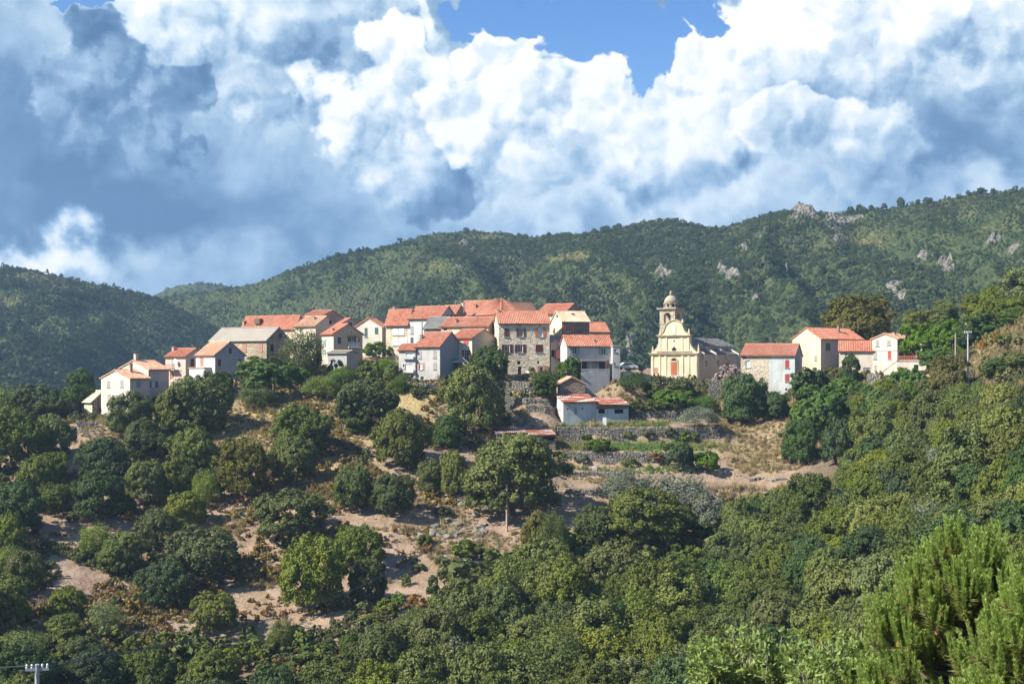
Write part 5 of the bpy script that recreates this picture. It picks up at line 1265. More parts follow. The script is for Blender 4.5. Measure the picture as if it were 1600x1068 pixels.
# trees standing beyond the crest, where their foot is hidden
for cx, top, w, Y, kind, label, name in [
 (1340, 462, 112, 285, 'gold',  'big round golden green tree behind the large beige house', 'chestnut_tree'),
 (330, 566, 36, 268, 'bright', 'green tree peeping between the pink house and the barn', 'fig_tree'),
 (1428, 484, 40, 262, 'tall_gold', 'upright olive brown tree right of the cream villa', 'evergreen_tree'),
 (1450, 482, 26, 265, 'tall_gold', 'thin reddish crowned tree behind the right tree line', 'evergreen_tree'),
 (1440, 505, 60, 254, 'bright', 'bright green tree behind the villa terrace', 'fig_tree'),
 (1478, 466, 44, 252, 'tall_oak', 'dark rounded tree at the left of the right hand tree line', 'oak_tree'),
 (1490, 500, 70, 246, 'bright', 'broad bright green tree in the right hand tree line', 'fig_tree'),
 (1516, 458, 30, 250, 'tall_gold', 'narrow brownish tree above the bright green crowns', 'evergreen_tree'),
 (1540, 462, 60, 248, 'oak', 'dark oak in the middle of the right hand tree line', 'oak_tree'),
 (1556, 448, 56, 250, 'oak', 'dark oak climbing towards the right edge', 'oak_tree'),
 (1545, 490, 66, 240, 'bright', 'bright green bush front of the dark oaks at right', 'fig_tree'),
 (1592, 415, 62, 246, 'tall_oak', 'highest dark tree at the right edge', 'oak_tree'),
 (1590, 462, 60, 238, 'oak', 'dark oak under the highest tree at the right edge', 'oak_tree'),
 (1585, 500, 50, 232, 'bright', 'green bush at the right edge above the straw slope', 'fig_tree'),
 (1520, 500, 60, 242, 'darkbroad', 'deep green tree behind the tall wooden pole', 'fig_tree'),
 (1465, 545, 60, 240, 'bright', 'yellow green tree left of the tall pole', 'fig_tree'),
 (1500, 545, 46, 232, 'light', 'light shrubby tree between the two poles', 'young_tree'),
 (1562, 604, 60, 205, 'oak', 'oak at the foot of the straw slope', 'oak_tree'),
 (1572, 540, 40, 222, 'shrub_dark', 'green bush on the straw slope', 'shrub'),
 (1100, 540, 40, 282, 'dark', 'tree behind the church nave', 'oak_tree')]:
    if 'behind the church nave' in label: continue
    ptree(cx, top, top + w * 1.05 if Y > 230 else 0, w, kind, label, name, 'shrub' if name == 'shrub' else 'tree', Y=Y)
for cx, top, w, Y in [(1553, 520, 12, 229), (1563, 522, 11, 230), (1536, 530, 14, 230), (1577, 520, 10, 231)]:
    ptree(cx, top, 0, w, 'rust', 'rust brown dead shrub in the shade at the edge of the straw slope', 'dead_shrub', 'shrub', 'dead shrubs by the straw slope', Y=Y)

# ---- the woods: individual trees filling the slopes
def inpoly(x, y, pl):
    c = False; j = len(pl) - 1
    for i in range(len(pl)):
        (a, b), (p, q) = pl[i], pl[j]
        if (b > y) != (q > y) and x < (p - a) * (y - b) / (q - b) + a: c = not c
        j = i
    return c
ZONES = [
 ([(1135, 865), (1180, 815), (1225, 800), (1330, 795), (1345, 710), (1400, 670), (1440, 685), (1520, 650), (1600, 640), (1700, 600), (1700, 1160), (500, 1160), (545, 1095), (600, 1050), (660, 1025), (750, 985), (785, 930), (860, 925), (930, 915), (1000, 935), (1060, 955), (1100, 945)], .86, (4.8, 8.0),
  [('oak', .40), ('oak_olive', .30), ('dark', .14), ('light', .06), ('silver', .04), ('tall_oak', .06)], 'evergreen oak in the dense wood filling the lower right slope', 'oaks of the lower right wood'),
 ([(-80, 680), (20, 720), (100, 760), (90, 805), (20, 850), (95, 935), (130, 1010), (220, 1060), (420, 1115), (480, 1160), (-80, 1160)], 1.32, (4.4, 7.4),
  [('oak', .45), ('oak_olive', .2), ('dark', .2), ('light', .10), ('oak', .05)], 'bushy oak on the lower left slope among ochre scrub', 'oaks of the lower left slope'),
 ([(110, 730), (200, 700), (330, 720), (420, 790), (420, 850), (380, 990), (220, 990), (120, 870)], 2.4, (2.6, 4.0),
  [('oak', .5), ('oak_olive', .2), ('light', .3)], 'small tree between the big oaks of the left slope', 'small trees of the left slope'),
 ([(1330, 640), (1390, 590), (1460, 590), (1520, 600), (1600, 560), (1600, 640), (1440, 650), (1350, 690)], .9, (3.6, 6.0),
  [('bright', .25), ('oak', .35), ('light', .2), ('oak_olive', .2)], 'leafy tree on the slope below the cream villa', 'trees below the villa'),
 ([(590, 560), (640, 560), (640, 620), (480, 630), (480, 600)], 1.5, (2.0, 3.4), [('bright_loose', .5), ('shrub_dark', .5)], 'leafy bush on the bank under the village houses', 'bushes under the village'),
]
ANCH = [(1260, 770, 'just below the dark round oak at the terrace end'), (1400, 690, 'under the trees of the cream villa'), (1540, 640, 'right of the tall grey pole below the straw slope'), (1590, 740, 'at the right edge above the pine'),
 (1420, 790, 'in the middle of the right hand wood'), (1270, 860, 'halfway down the right hand wood'), (1130, 860, 'beside the red earth clearing'), (1010, 930, 'below the large oak before the olive trees'), (870, 900, 'below the utility pole'),
 (720, 1000, 'at the lower edge of the rocky slope'), (860, 1040, 'on the bottom edge at centre'), (1010, 1040, 'left of the pale leafy shrub'), (1180, 960, 'above the pale leafy shrub'), (1340, 930, 'left of the young pine'), (600, 1040, 'on the bottom edge left of centre'),
 (1170, 790, 'right of the grey olive trees'), (40, 780, 'at the left edge halfway down'), (30, 900, 'at the left edge low down'), (60, 1020, 'near the pole in the lower left corner'), (170, 1030, 'right of the corner pole'), (300, 1010, 'below the wide low oak'), (420, 1040, 'below the thin small tree'),
 (110, 760, 'left of the big dark clump'), (170, 940, 'in the lower left among ochre scrub'), (250, 800, 'between the big clump and the mottled oak'), (380, 840, 'left of the broad lower oak'), (330, 760, 'left of the yellowish oak'),
 (1360, 630, 'below the whitish rock wall'), (1450, 620, 'beneath the villa terrace'), (500, 610, 'on the bank below the flat roofed shed'), (600, 590, 'on the bank below the six shuttered house')]
LOOK = {'oak': 'dark green oak', 'oak_olive': 'olive toned oak', 'dark': 'blue green evergreen', 'light': 'light green tree', 'silver': 'grey leaved tree', 'gold': 'yellowish green oak', 'tall_oak': 'upright dark tree', 'bright': 'bright green tree', 'bright_loose': 'fresh green loose crowned tree', 'shrub_dark': 'dark bush'}
NAME = {'silver': 'olive_tree', 'bright': 'leafy_tree', 'light': 'leafy_tree', 'bright_loose': 'leafy_tree', 'dark': 'evergreen_tree', 'tall_oak': 'evergreen_tree', 'shrub_dark': 'shrub'}
def ok(x, y, r, k):
    for (a, b, q) in PLACED:
        if (a - x) ** 2 + (b - y) ** 2 < ((r + q) * k) ** 2: return False
    return True
rnd = random.Random(42); NF = 0
for poly, dens, (s0, s1), kinds, lab, grp in ZONES:
    xs = [p[0] for p in poly]; ys = [p[1] for p in poly]; miss = 0; cnt = 0
    while miss < 260 and cnt < 292:
        px = rnd.uniform(min(xs), max(xs)); py = rnd.uniform(min(ys), max(ys))
        if not inpoly(px, py, poly): continue
        q = hit(px, py)
        if q is None or q[1] < 118: miss += 1; continue
        x, y, z = q; w = rnd.uniform(s0, s1); 
        if not ok(x, y, w / 2, .52 + (dens - .86) * .9): miss += 1; continue
        t = rnd.random(); kind = kinds[-1][0]
        for kk, pp in kinds:
            t -= pp
            if t < 0: kind = kk; break
        h = w * rnd.uniform(.82, 1.15) * (1.35 if 'tall' in kind else 1)
        miss += 1
        if 1035 < px < 1135 and HY - F * (z + h * .9) / y < 874: continue
        if (HY - F * (z + h * .97) / y) < (590 if 1290 < px < 1455 else 560 if px < 1290 else 597): continue
        miss = 0; cnt += 1; ar = min(ANCH, key=lambda a_: (a_[0] - px) ** 2 + (a_[1] - py) ** 2)[2]; q_ = (w - s0) / (s1 - s0)
        sub = f"{'small' if q_ < .33 else 'medium sized' if q_ < .67 else 'large'} {LOOK[kind]} {ar}"; rel = 'broad ' if h < w * .95 else ''
        tree(NAME.get(kind, 'oak_tree'), kind, x, y, z - .1, w, h, rel + sub, 'shrub' if 'bush' in lab or 'shrub' in kind else 'tree', (rel + LOOK[kind] + 's ').replace('bushs', 'bushes') + ar)
    print('zone', grp, cnt); NF += cnt
for i, (cx, py) in enumerate([(455, 1000), (520, 1010), (470, 1040), (540, 975), (300, 1010), (350, 1040)]):
    pass

# ---- ground cover by scattering: only what nobody could count
def scatter(name, P_, sc, rz, inst_mesh, label, sz=None):
    me = bpy.data.meshes.new(name); me.vertices.add(len(P_)); me.vertices.foreach_set('co', np.asarray(P_, np.float32).ravel())
    a = me.attributes.new('sc', 'FLOAT', 'POINT'); a.data.foreach_set('value', np.asarray(sc, np.float32))
    a = me.attributes.new('rz', 'FLOAT', 'POINT'); a.data.foreach_set('value', np.asarray(rz, np.float32))
    a = me.attributes.new('sz', 'FLOAT', 'POINT'); a.data.foreach_set('value', np.asarray(sz if sz is not None else np.ones(len(P_)), np.float32))
    o = link(name, me); tag(o, label, kind='stuff')
    proto = bpy.data.objects.new(name + '_plant', inst_mesh)
    ng = bpy.data.node_groups.new(name, 'GeometryNodeTree')
    ng.interface.new_socket('Geometry', in_out='INPUT', socket_type='NodeSocketGeometry'); ng.interface.new_socket('Geometry', in_out='OUTPUT', socket_type='NodeSocketGeometry')
    n = ng.nodes.new; i_ = n('NodeGroupInput'); o_ = n('NodeGroupOutput'); ip = n('GeometryNodeInstanceOnPoints'); oi = n('GeometryNodeObjectInfo'); oi.inputs[0].default_value = proto; oi.inputs['As Instance'].default_value = True
    l = ng.links.new
    def attr(nm):
        q = n('GeometryNodeInputNamedAttribute'); q.data_type = 'FLOAT'; q.inputs[0].default_value = nm; return q.outputs[0]
    cs = n('ShaderNodeCombineXYZ'); s_ = attr('sc'); mz = n('ShaderNodeMath'); mz.operation = 'MULTIPLY'; l(s_, mz.inputs[0]); l(attr('sz'), mz.inputs[1])
    l(s_, cs.inputs[0]); l(s_, cs.inputs[1]); l(mz.outputs[0], cs.inputs[2])
    cr = n('ShaderNodeCombineXYZ'); l(attr('rz'), cr.inputs[2])
    l(i_.outputs[0], ip.inputs['Points']); l(oi.outputs['Geometry'], ip.inputs['Instance']); l(cr.outputs[0], ip.inputs['Rotation']); l(cs.outputs[0], ip.inputs['Scale']); l(ip.outputs[0], o_.inputs[0])
    md = o.modifiers.new('scatter', 'NODES'); md.node_group = ng
    return o
def far_forest(G, name, spacing, size, label, seed, pine=.0, tmin=.0, tmax=1.03, thin=.0):
    rng = np.random.default_rng(seed); X, Y, Z = G['X'], G['Y'], G['Z']; ny, nx = X.shape
    A_ = np.abs((X[:-1, 1:] - X[:-1, :-1]) * (Y[1:, :-1] - Y[:-1, :-1]))
    vis = (G['t'][:-1, :-1] > tmin) & (G['t'][:-1, :-1] < tmax) & (G['U'][:-1, :-1] > -60) & (G['U'][:-1, :-1] < 1680) & (G['V'][:-1, :-1] < 660)
    nexp = A_ / spacing ** 2 * vis; cnt = rng.poisson(nexp); j, i = np.nonzero(cnt); c = cnt[j, i]; j = np.repeat(j, c); i = np.repeat(i, c)
    u = rng.random(len(j)); v = rng.random(len(j))
    def bl(Q): return (Q[j, i] * (1 - u) + Q[j, i + 1] * u) * (1 - v) + (Q[j + 1, i] * (1 - u) + Q[j + 1, i + 1] * u) * v
    x, y, z = bl(X), bl(Y), bl(Z); rk = bl(G['rock']); sc = bl(G['scrub']); t = bl(G['t'])
    patch = fbm(x / 55, y / 90, 4, seed + 3)
    keep = (rk < .45) & (rng.random(len(x)) > sc * .8) & (rng.random(len(x)) > np.clip((patch - .1) * 2.5, 0, .8) * (t if thin else .2))
    x, y, z, t, sc, patch = (q[keep] for q in (x, y, z, t, sc, patch))
    s = size * rng.lognormal(0, .33, len(x)) * (1 - .55 * sc) * (1 - thin * np.clip(t, 0, 1)) * (1 - .35 * np.clip(patch * 2, 0, 1))
    kind = rng.random(len(x)); 
    ip = kind < pine
    out = []
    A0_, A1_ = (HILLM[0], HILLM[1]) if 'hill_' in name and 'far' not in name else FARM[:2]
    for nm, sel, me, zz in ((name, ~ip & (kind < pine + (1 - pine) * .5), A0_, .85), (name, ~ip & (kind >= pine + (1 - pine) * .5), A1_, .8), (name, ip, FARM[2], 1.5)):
        if sel.sum() < 3: continue
        P_ = np.stack([x[sel], y[sel], z[sel] - .06 * s[sel]], 1)
        scatter(nm, P_, s[sel], rng.uniform(0, 6.28, sel.sum()), me, label if me is not FARM[2] else label.replace('forest', 'pines'), sz=zz * rng.uniform(.8, 1.25, sel.sum()))
    print(name, len(x))
FARM = [mesh_crown('far_crown', 'far', seed=601, nl=4, nc=34, per=20, size=.10), mesh_crown('far_crown', 'far', seed=602, nl=5, nc=34, per=20, size=.10), mesh_crown('far_crown', 'far_pine', seed=603, nl=8, nc=30, per=22, size=.10, shape='tall')]
HILLM = [recolour(FARM[0], 'far_cloud_shade'), recolour(FARM[1], 'far_cloud_shade')]
far_forest(MT, 'mountain_maquis', 2.3, 1.9, 'low fine maquis between the trees of the mountain', 15, thin=.2)
far_forest(MT, 'mountain_forest', 3.3, 3.5, 'dense green forest and maquis covering the mountain', 5, pine=.05, thin=.5)
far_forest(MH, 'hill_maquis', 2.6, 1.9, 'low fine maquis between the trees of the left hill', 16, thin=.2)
far_forest(MH, 'hill_forest', 2.9, 3.0, 'pine and oak forest covering the left hill, oak leaves tinted as in cloud shadow', 6, pine=.12, thin=.35)
far_forest(MR, 'ridge_forest', 2.5, 3.0, 'low green maquis covering the right hand spur', 7, pine=.0, thin=.3)
far_forest(MF, 'far_hill_forest', 7, 2.2, 'sparse scrub on the distant hill', 8, pine=.0)
# single trees on the mountain skyline
rnd = random.Random(9)
for i, (px, hp) in enumerate([(885, 6), (930, 8), (938, 9), (948, 10), (958, 8), (970, 9), (1328, 9), (1343, 10), (1357, 7), (1381, 9), (1408, 13), (1432, 7), (1445, 8), (1455, 7), (525, 8), (548, 9), (560, 8), (572, 7), (1510, 7), (1530, 8), (1550, 7), (1120, 5), (1205, 6), (1222, 5), (180, 4), (192, 4), (235, 4), (242, 5)]):
    G = MT if px > 300 else MH
    col = int(np.argmin(np.abs(G['U'][0] - px))); row = int(np.argmin(G['V'][:, col])); x, y, z = G['X'][row, col], G['Y'][row, col], G['Z'][row, col]
    w = hp * rnd.uniform(.9, 1.3) / F * y
    tree('skyline_tree', 'dark' if i % 3 else 'tall', x, y - 2, z - .5, w, hp / F * y * 1.15, 'small dark tree standing out on the skyline of the mountain', 'tree', 'trees on the mountain skyline')

# scrub, stones and dry grass on the open slope
def ground_scatter(name, n, size, inst, label, seed, zone, sz=1.0, avoid=True):
    rng = np.random.default_rng(seed); x = rng.uniform(-115, 115, n); y = rng.uniform(140, 270, n); z = zt(x, y)
    U_ = HX + F * x / y; V_ = HY - F * z / y
    k = zone(U_, V_, x, y, rng) & (U_ > -40) & (U_ < 1640) & (V_ > 470) & ((V_ > 560) | (U_ > 1490)) & (V_ < 1120)
    x, y, z = x[k], y[k], z[k]
    s = size * rng.lognormal(0, .4, len(x)); print(name, len(x))
    scatter(name, np.stack([x, y, z - s * .08], 1), s, rng.uniform(0, 6.28, len(x)), inst, label, sz=sz * rng.uniform(.7, 1.3, len(x)))
tuft = mesh_crown('tuft', 'scrub', seed=701, nl=4, nc=14, per=22, size=.16, shape='loose', loose=.5)
tuft2 = recolour(tuft, 'green_scrub'); 
def grass_mesh():
    rng = np.random.default_rng(3); n = 60; a = rng.uniform(0, 6.28, n); r = rng.uniform(0, .4, n); b = np.stack([r * np.cos(a), r * np.sin(a), np.zeros(n)], 1)
    t = b + np.stack([rng.normal(0, .15, n), rng.normal(0, .15, n), rng.uniform(.35, 1, n)], 1); w = np.stack([np.cos(a + 1.5), np.sin(a + 1.5), 0 * a], 1) * .035
    V = np.stack([b - w, b + w, t], 1).reshape(-1, 3); return V, np.arange(3 * n).reshape(n, 3)
M['straw'] = leaf('straw_grass', (.36, .28, .12), (.46, .38, .19), (.40, .28, .15), .3); M['meadow'] = leaf('meadow_grass', (.12, .21, .035), (.20, .31, .065), None, .3)
gv, gq = grass_mesh(); g1 = mesh_np('grass_tuft', gv, gq, M['straw']); g2 = mesh_np('grass_tuft', gv, gq, M['meadow'])
def blob2(U, V, a, b, c, d): return np.exp(-(((U - a) / c) ** 2 + ((V - b) / d) ** 2))
def open_noise(x, y, s, seed): return fbm(x / s, y / s, 4, seed)
ground_scatter('ochre_scrub', 60000, .60, tuft, 'ochre and yellow low scrub dotted over the dry slope', 31, lambda U, V, x, y, r: (open_noise(x, y, 11, 7) + (U < 560) * .12 + (blob2(U, V, 540, 720, 60, 70) + blob2(U, V, 430, 660, 60, 30) + blob2(U, V, 200, 960, 160, 60)) * .5 > .2) & (y > 150) & ~((U > 860) & (V < 760)), .8)

ground_scatter('rust_scrub', 26000, .62, recolour(tuft, 'rust_leaf'), 'rust orange low scrub on the lower left slope', 41, lambda U, V, x, y, r: (open_noise(x, y, 7, 57) > .14) & (V > 830) & (U < 680), .8)
ground_scatter('green_scrub', 70000, .72, tuft2, 'low green and brown maquis bushes on the open slope', 32, lambda U, V, x, y, r: (open_noise(x, y, 9, 17) + (V < 625) * .3 - blob2(U, V, 470, 700, 160, 80) * .35 > .17) & ~((U > 860) & (V < 790) & (V > 640)), .85)
ground_scatter('woodland_undergrowth', 16000, 1.7, recolour(tuft, 'oak'), 'dark undergrowth between the trees of the wood', 33, lambda U, V, x, y, r: ((V > 880 - (U - 700) * .2) & (U > 680)) | ((U < 520) & (V > 1000)) | ((U > 1330) & (V > 640)), .7)
ground_scatter('dry_grass', 110000, .6, g1, 'straw coloured dry grass on the slopes and terrace edges', 34, lambda U, V, x, y, r: (open_noise(x, y, 8, 27) + (V < 700) * .3 + blob2(U, V, 470, 720, 150, 80) * .4 + blob2(U, V, 1180, 700, 70, 60) + blob2(U, V, 1560, 555, 80, 40) * 1.2 + blob2(U, V, 960, 710, 120, 8) + blob2(U, V, 420, 650, 60, 25) > .22), .8)
ground_scatter('meadow_grass', 110000, .45, g2, 'fresh green grass on the terrace', 35, lambda U, V, x, y, r: (blob2(U, V, 1010, 697, 130, 9) + blob2(U, V, 1000, 735, 110, 7) * .6 + blob2(U, V, 960, 664, 80, 5) > .3), .9)
ground_scatter('straw_slope_brush', 16000, .95, recolour(tuft, 'straw_brush'), 'tawny brush covering the slope at the right edge', 36, lambda U, V, x, y, r: blob2(U, V, 1580, 545, 90, 50) * (U > 1500) > .3, .8)
def rock_mesh(seed, n=1, flat=.55):
    rng = np.random.default_rng(seed); import bmesh
    bm = bmesh.new(); bmesh.ops.create_icosphere(bm, subdivisions=2, radius=.5)
    off = rng.uniform(-9, 9, 3)
    for v in bm.verts:
        p = np.array(v.co) * 2.2 + off; f = 1 + .45 * float(fbm(np.array([p[0] + p[2]]), np.array([p[1] - p[2] * .7]), 3, seed)[0]); v.co *= f; v.co.z *= flat
        v.co = Vector((round(v.co.x * 3.6) / 3.6 * .6 + v.co.x * .4, round(v.co.y * 3.6) / 3.6 * .6 + v.co.y * .4, round(v.co.z * 6) / 6 * .35 + v.co.z * .65))
    me = bpy.data.meshes.new('rock'); bm.to_mesh(me); bm.free(); me.materials.append(M['rock']); return me
def _rock(g):
    n = g.noise(2.5, 6, .7); col = g.mix(g.rng(n, .35, .65), (.14, .13, .11), (.28, .26, .22)); col = g.mix(g.rng(g.noise(.9, 4), .5, .65, 0, .5), col, (.17, .15, .10))
    g.surf(g.bsdf(col, .9, .15, g.bump(n, .8, .08)))
M['rock'] = mat('pale_schist_rock', _rock)
RK = [rock_mesh(i) for i in range(5)]
ground_scatter('loose_stones', 26000, .26, RK[0], 'small loose stones scattered over the bare soil', 37, lambda U, V, x, y, r: (open_noise(x, y, 6, 37) > .1) & (V > 600), .8)
rnd = random.Random(77)
for lab, grp, pts_ in [
  ('flat grey boulder in the rocky outcrop below the largest oak', 'boulders of the rocky outcrop', [(rnd.gauss(702, 27), rnd.gauss(836, 13), rnd.uniform(5, 15)) for _ in range(38)]),
  ('rounded grey boulder at the left of the utility pole', 'boulders beside the utility pole', [(748, 828, 16), (755, 832, 13), (742, 834, 12), (750, 836, 14)]),
  ('whitish rock around the bright bush on the slope', 'whitish rocks on the slope', [(rnd.gauss(722, 14), rnd.gauss(872, 7), rnd.uniform(8, 16)) for _ in range(16)]),
  ('rock standing under the narrow oak', 'rocks under the narrow oak', [(715, 785, 13), (722, 790, 15), (708, 778, 9), (698, 776, 9), (690, 775, 8)]),
  ('grey rock on the lower slope above the wood', 'rocks above the lower wood', [(rnd.gauss(672, 8), rnd.gauss(945, 5), rnd.uniform(7, 13)) for _ in range(7)]),
  ('rubble stone on the bare lower left slope', 'stones of the lower left slope', [(rnd.gauss(480, 22), rnd.gauss(985, 12), rnd.uniform(5, 10)) for _ in range(16)] + [(rnd.gauss(190, 25), rnd.gauss(990, 12), rnd.uniform(6, 12)) for _ in range(8)]),
  ('pale rock on the dry slope below the grey front house', 'pale rocks below the grey front house', [(rnd.gauss(675, 16), rnd.gauss(655, 4), rnd.uniform(4, 9)) for _ in range(12)]),
  ('pale stone in the rubble beside the white house', 'rubble stones beside the white house', [(rnd.gauss(140, 12), rnd.gauss(676, 5), rnd.uniform(4, 8)) for _ in range(14)]),
  ('pale rock on the left slope among the oaks', 'pale rocks of the left slope', [(rnd.gauss(372, 12), rnd.gauss(808, 5), rnd.uniform(5, 11)) for _ in range(10)])]:
    for px, py, w in pts_:
        q = hit(px, py)
        if not q: continue
        s = w / F * q[1]; o = link('boulder', RK[rnd.randrange(5)], None, (q[0], q[1], q[2] + s * .12), (rnd.uniform(-.3, .3), rnd.uniform(-.3, .3), rnd.uniform(0, 6)))
        o.scale = (s * 1.2, s, s); tag(o, lab, 'rock', grp)

# ------------------------------------------------------------------ poles and wires
def pole(label, px, top, bot, Y, r, arm=None, m='pole_wood', name='utility_pole', ang=0.2, grp=None):
    z0 = (HY - bot) / F * Y; h = (bot - top) / F * Y; r_ = tag(empty(name, ((px - HX) / F * Y, Y, z0), ang), label, 'pole', grp)
    MB().tube((0, 0, -1.5), (0, 0, h), r, r * .7, 10).build('post', M[m], r_)
    if arm:
        a = MB().box(-arm, arm, -.06, .06, h - .35, h - .22).build('crossarm', M['metal'], r_)
        for k in (-1, -.5, .5, 1): MB().lathe((k * (arm - .08), 0, h - .22), [(.04, 0), (.07, .06), (.05, .12), (.07, .16), (.03, .24)], 8).build('insulator', M['white_paint'], a)
    return r_, Vector((r_.location.x, r_.location.y, z0 + h))
q = hit(792, 832); p1_, t1_ = pole('thin wooden utility pole on the slope below the largest oak', 792, 757, 829, q[1], .17)
MB().box(-.25, .25, -.05, .05, (829 - 757) / F * q[1] - .5, (829 - 757) / F * q[1] - .42).build('crossarm', M['metal'], p1_)
pole('tall grey pole with crossarm rising right of the cream villa', 1512.5, 517, 600, 218, .16, .62, 'metal')
pole('shorter pale pole left of the tall grey pole', 1493, 520, 556, 224, .14, None, 'palebark')
pole('slim lamp post below the wide bright green tree', 394, 596, 634, 243.5, .05, None, 'metal', 'lamp_post')
p2_, t2_ = pole('steel pole with crossarm cut by the lower left corner', 58, 1037, 1100, 78, .16, .62, 'metal')
pole('thin pole rising before the barn roof', 456.5, 503, 535, 258, .05, None, 'metal', 'pole')
pole('tall grey drain pole against the white terraced house', 659.5, 493, 530, 262, .12, None, 'wood', 'pole')
def wire(a, b, sag, label, r=.018, grp=None):
    mb = MB(); n = 24; a = Vector(a); b = Vector(b)
    P_ = [a.lerp(b, i / n) - Vector((0, 0, sag * 4 * (i / n) * (1 - i / n))) for i in range(n + 1)]
    for u, v in zip(P_, P_[1:]): mb.tube(u, v, r, n=5)
    tag(mb.build('power_line', M['cable'], None), label, 'cable', grp)
for k, dy in enumerate((-.55, .05, .55)):
    wire(t1_ + Vector((dy * .5, 0, -.45 + dy * .4)), t2_ + Vector((dy, 0, -.1)), 4.0, 'thin power line running from the slope pole down to the lower left corner', .02, 'power lines to the lower left')
    wire(t1_ + Vector((dy * .5, 0, -.45)), (58, 212, 1.5 + dy * .2), 6.0, 'thin power line running from the slope pole up to the right', .02, 'power lines to the right')
    wire(t2_ + Vector((dy, 0, -.1)), (-60, 60, -10), 1.0, 'power line leaving the corner pole to the left', .016, 'power lines leaving the corner pole')
# village antennas
for px, top, bot, Y in [(1317, 507, 516, 271), (664, 515, 522, 256), (712, 472, 480, 284), (500, 484, 490, 284)]:
    r_ = tag(empty('antenna', ((px - HX) / F * Y, Y, (HY - bot) / F * Y)), {1317: 'television aerial on the roof of the large beige house', 664: 'aerial above the roof of the grey front house', 712: 'aerial by the white chimney among the orange roofs', 500: 'aerial on the topmost red roof at left'}[px], 'antenna')
    hh = (bot - top) / F * Y + .4; a_ = MB().tube((0, 0, -.4), (0, 0, hh), .03, n=6).build('mast', M['metal'], r_); MB().box(-.5, .5, -.02, .02, hh - .2, hh - .15).build('boom', M['metal'], r_)
# parked cars seen beside the church, tarpaulin heap at the main house
def car(px, py, Y, rz, label, m):
    x, y, z = at(px, py, Y); r_ = tag(empty('parked_car', (x, y, z), rz), label, 'car')
    pr_ = [(-2, .35), (-2.05, .75), (-1.75, .95), (-1.1, 1.0), (-.6, 1.42), (.7, 1.45), (1.45, .98), (2.0, .85), (2.05, .4)]
    MB().prism([(a, -.82, b) for a, b in pr_], (0, 1.64, 0)).build('body', M[m], r_)
    MB().prism([(-1.0, -.83, 1.0), (-.57, -.83, 1.36), (.66, -.83, 1.38), (1.25, -.83, 1.0)], (0, 1.66, 0)).build('window', M['glass'], r_)
    for wx in (-1.3, 1.25):
        for wy in (-.84, .66): MB().tube((wx, wy, .32), (wx, wy + .18, .32), .32, n=14).build('wheel', M['cable'], r_)
car(979, 578, 268, .2, 'white car parked between the grey block and the church', 'white_paint')
car(992, 580, 272, .1, 'dark car parked beside the white car near the church', 'cable')
tp = tag(empty('tarpaulin', at(824, 585.5, 247.5)), 'white tarpaulin draped over a heap at the foot of the tall stone fronted house', 'tarpaulin')
rnd = random.Random(4); mb = MB(); nx, ny = 9, 6
for j in range(ny):
    for i in range(nx):
        u, v = i / (nx - 1), j / (ny - 1); mb.v.append(((u - .5) * 1.7, (v - .5) * 1.2, max(0, math.sin(u * 3.14) * math.sin(.5 + v * 2.2)) * (.75 + rnd.uniform(-.15, .15)) - .1))
for j in range(ny - 1):
    for i in range(nx - 1): a = j * nx + i; mb.f.append((a, a + 1, a + nx + 1, a + nx))
mb.build('sheet', M['white_paint'], tp)
h_ = hit(929, 736); 
ml = tag(empty('marker_stone', h_), 'pale stone block standing on the terrace wall', 'stone'); MB().box(-.35, .35, -.3, .3, -.1, .7).build('block', M['white'], ml)

gp = tag(empty('parapet_wall', at(958, 592, 252), -.05), 'low pale parapet between the grey block and the church', 'wall'); MB().box(0, 6.6, -.15, .15, -1.2, .55).build('wall', M['beige'], gp)
for px in (975.5, 983.5):
    g_ = tag(empty('gate_post', at(px, 591.5, 250)), 'white gate post by the parapet left of the church', 'post', 'white gate posts left of the church'); MB().box(-.17, .17, -.17, .17, -.8, 1.25).box(-.22, .22, -.22, .22, 1.252, 1.35).build('post', M['white_paint'], g_)
for px, py, hh in ((995, 662, 1.0), (1000, 663, .9), (1006, 661, 1.3), (1018, 664, .9), (1033, 663, 1.0)):
    q = hit(px, py)
    if q: g_ = tag(empty('garden_stake', q), 'thin wooden stake in the vegetable garden', 'stake', 'stakes in the vegetable garden'); MB().tube((0, 0, -.2), (.05, 0, hh), .045, .035, 6).build('stake', M['palebark'], g_)

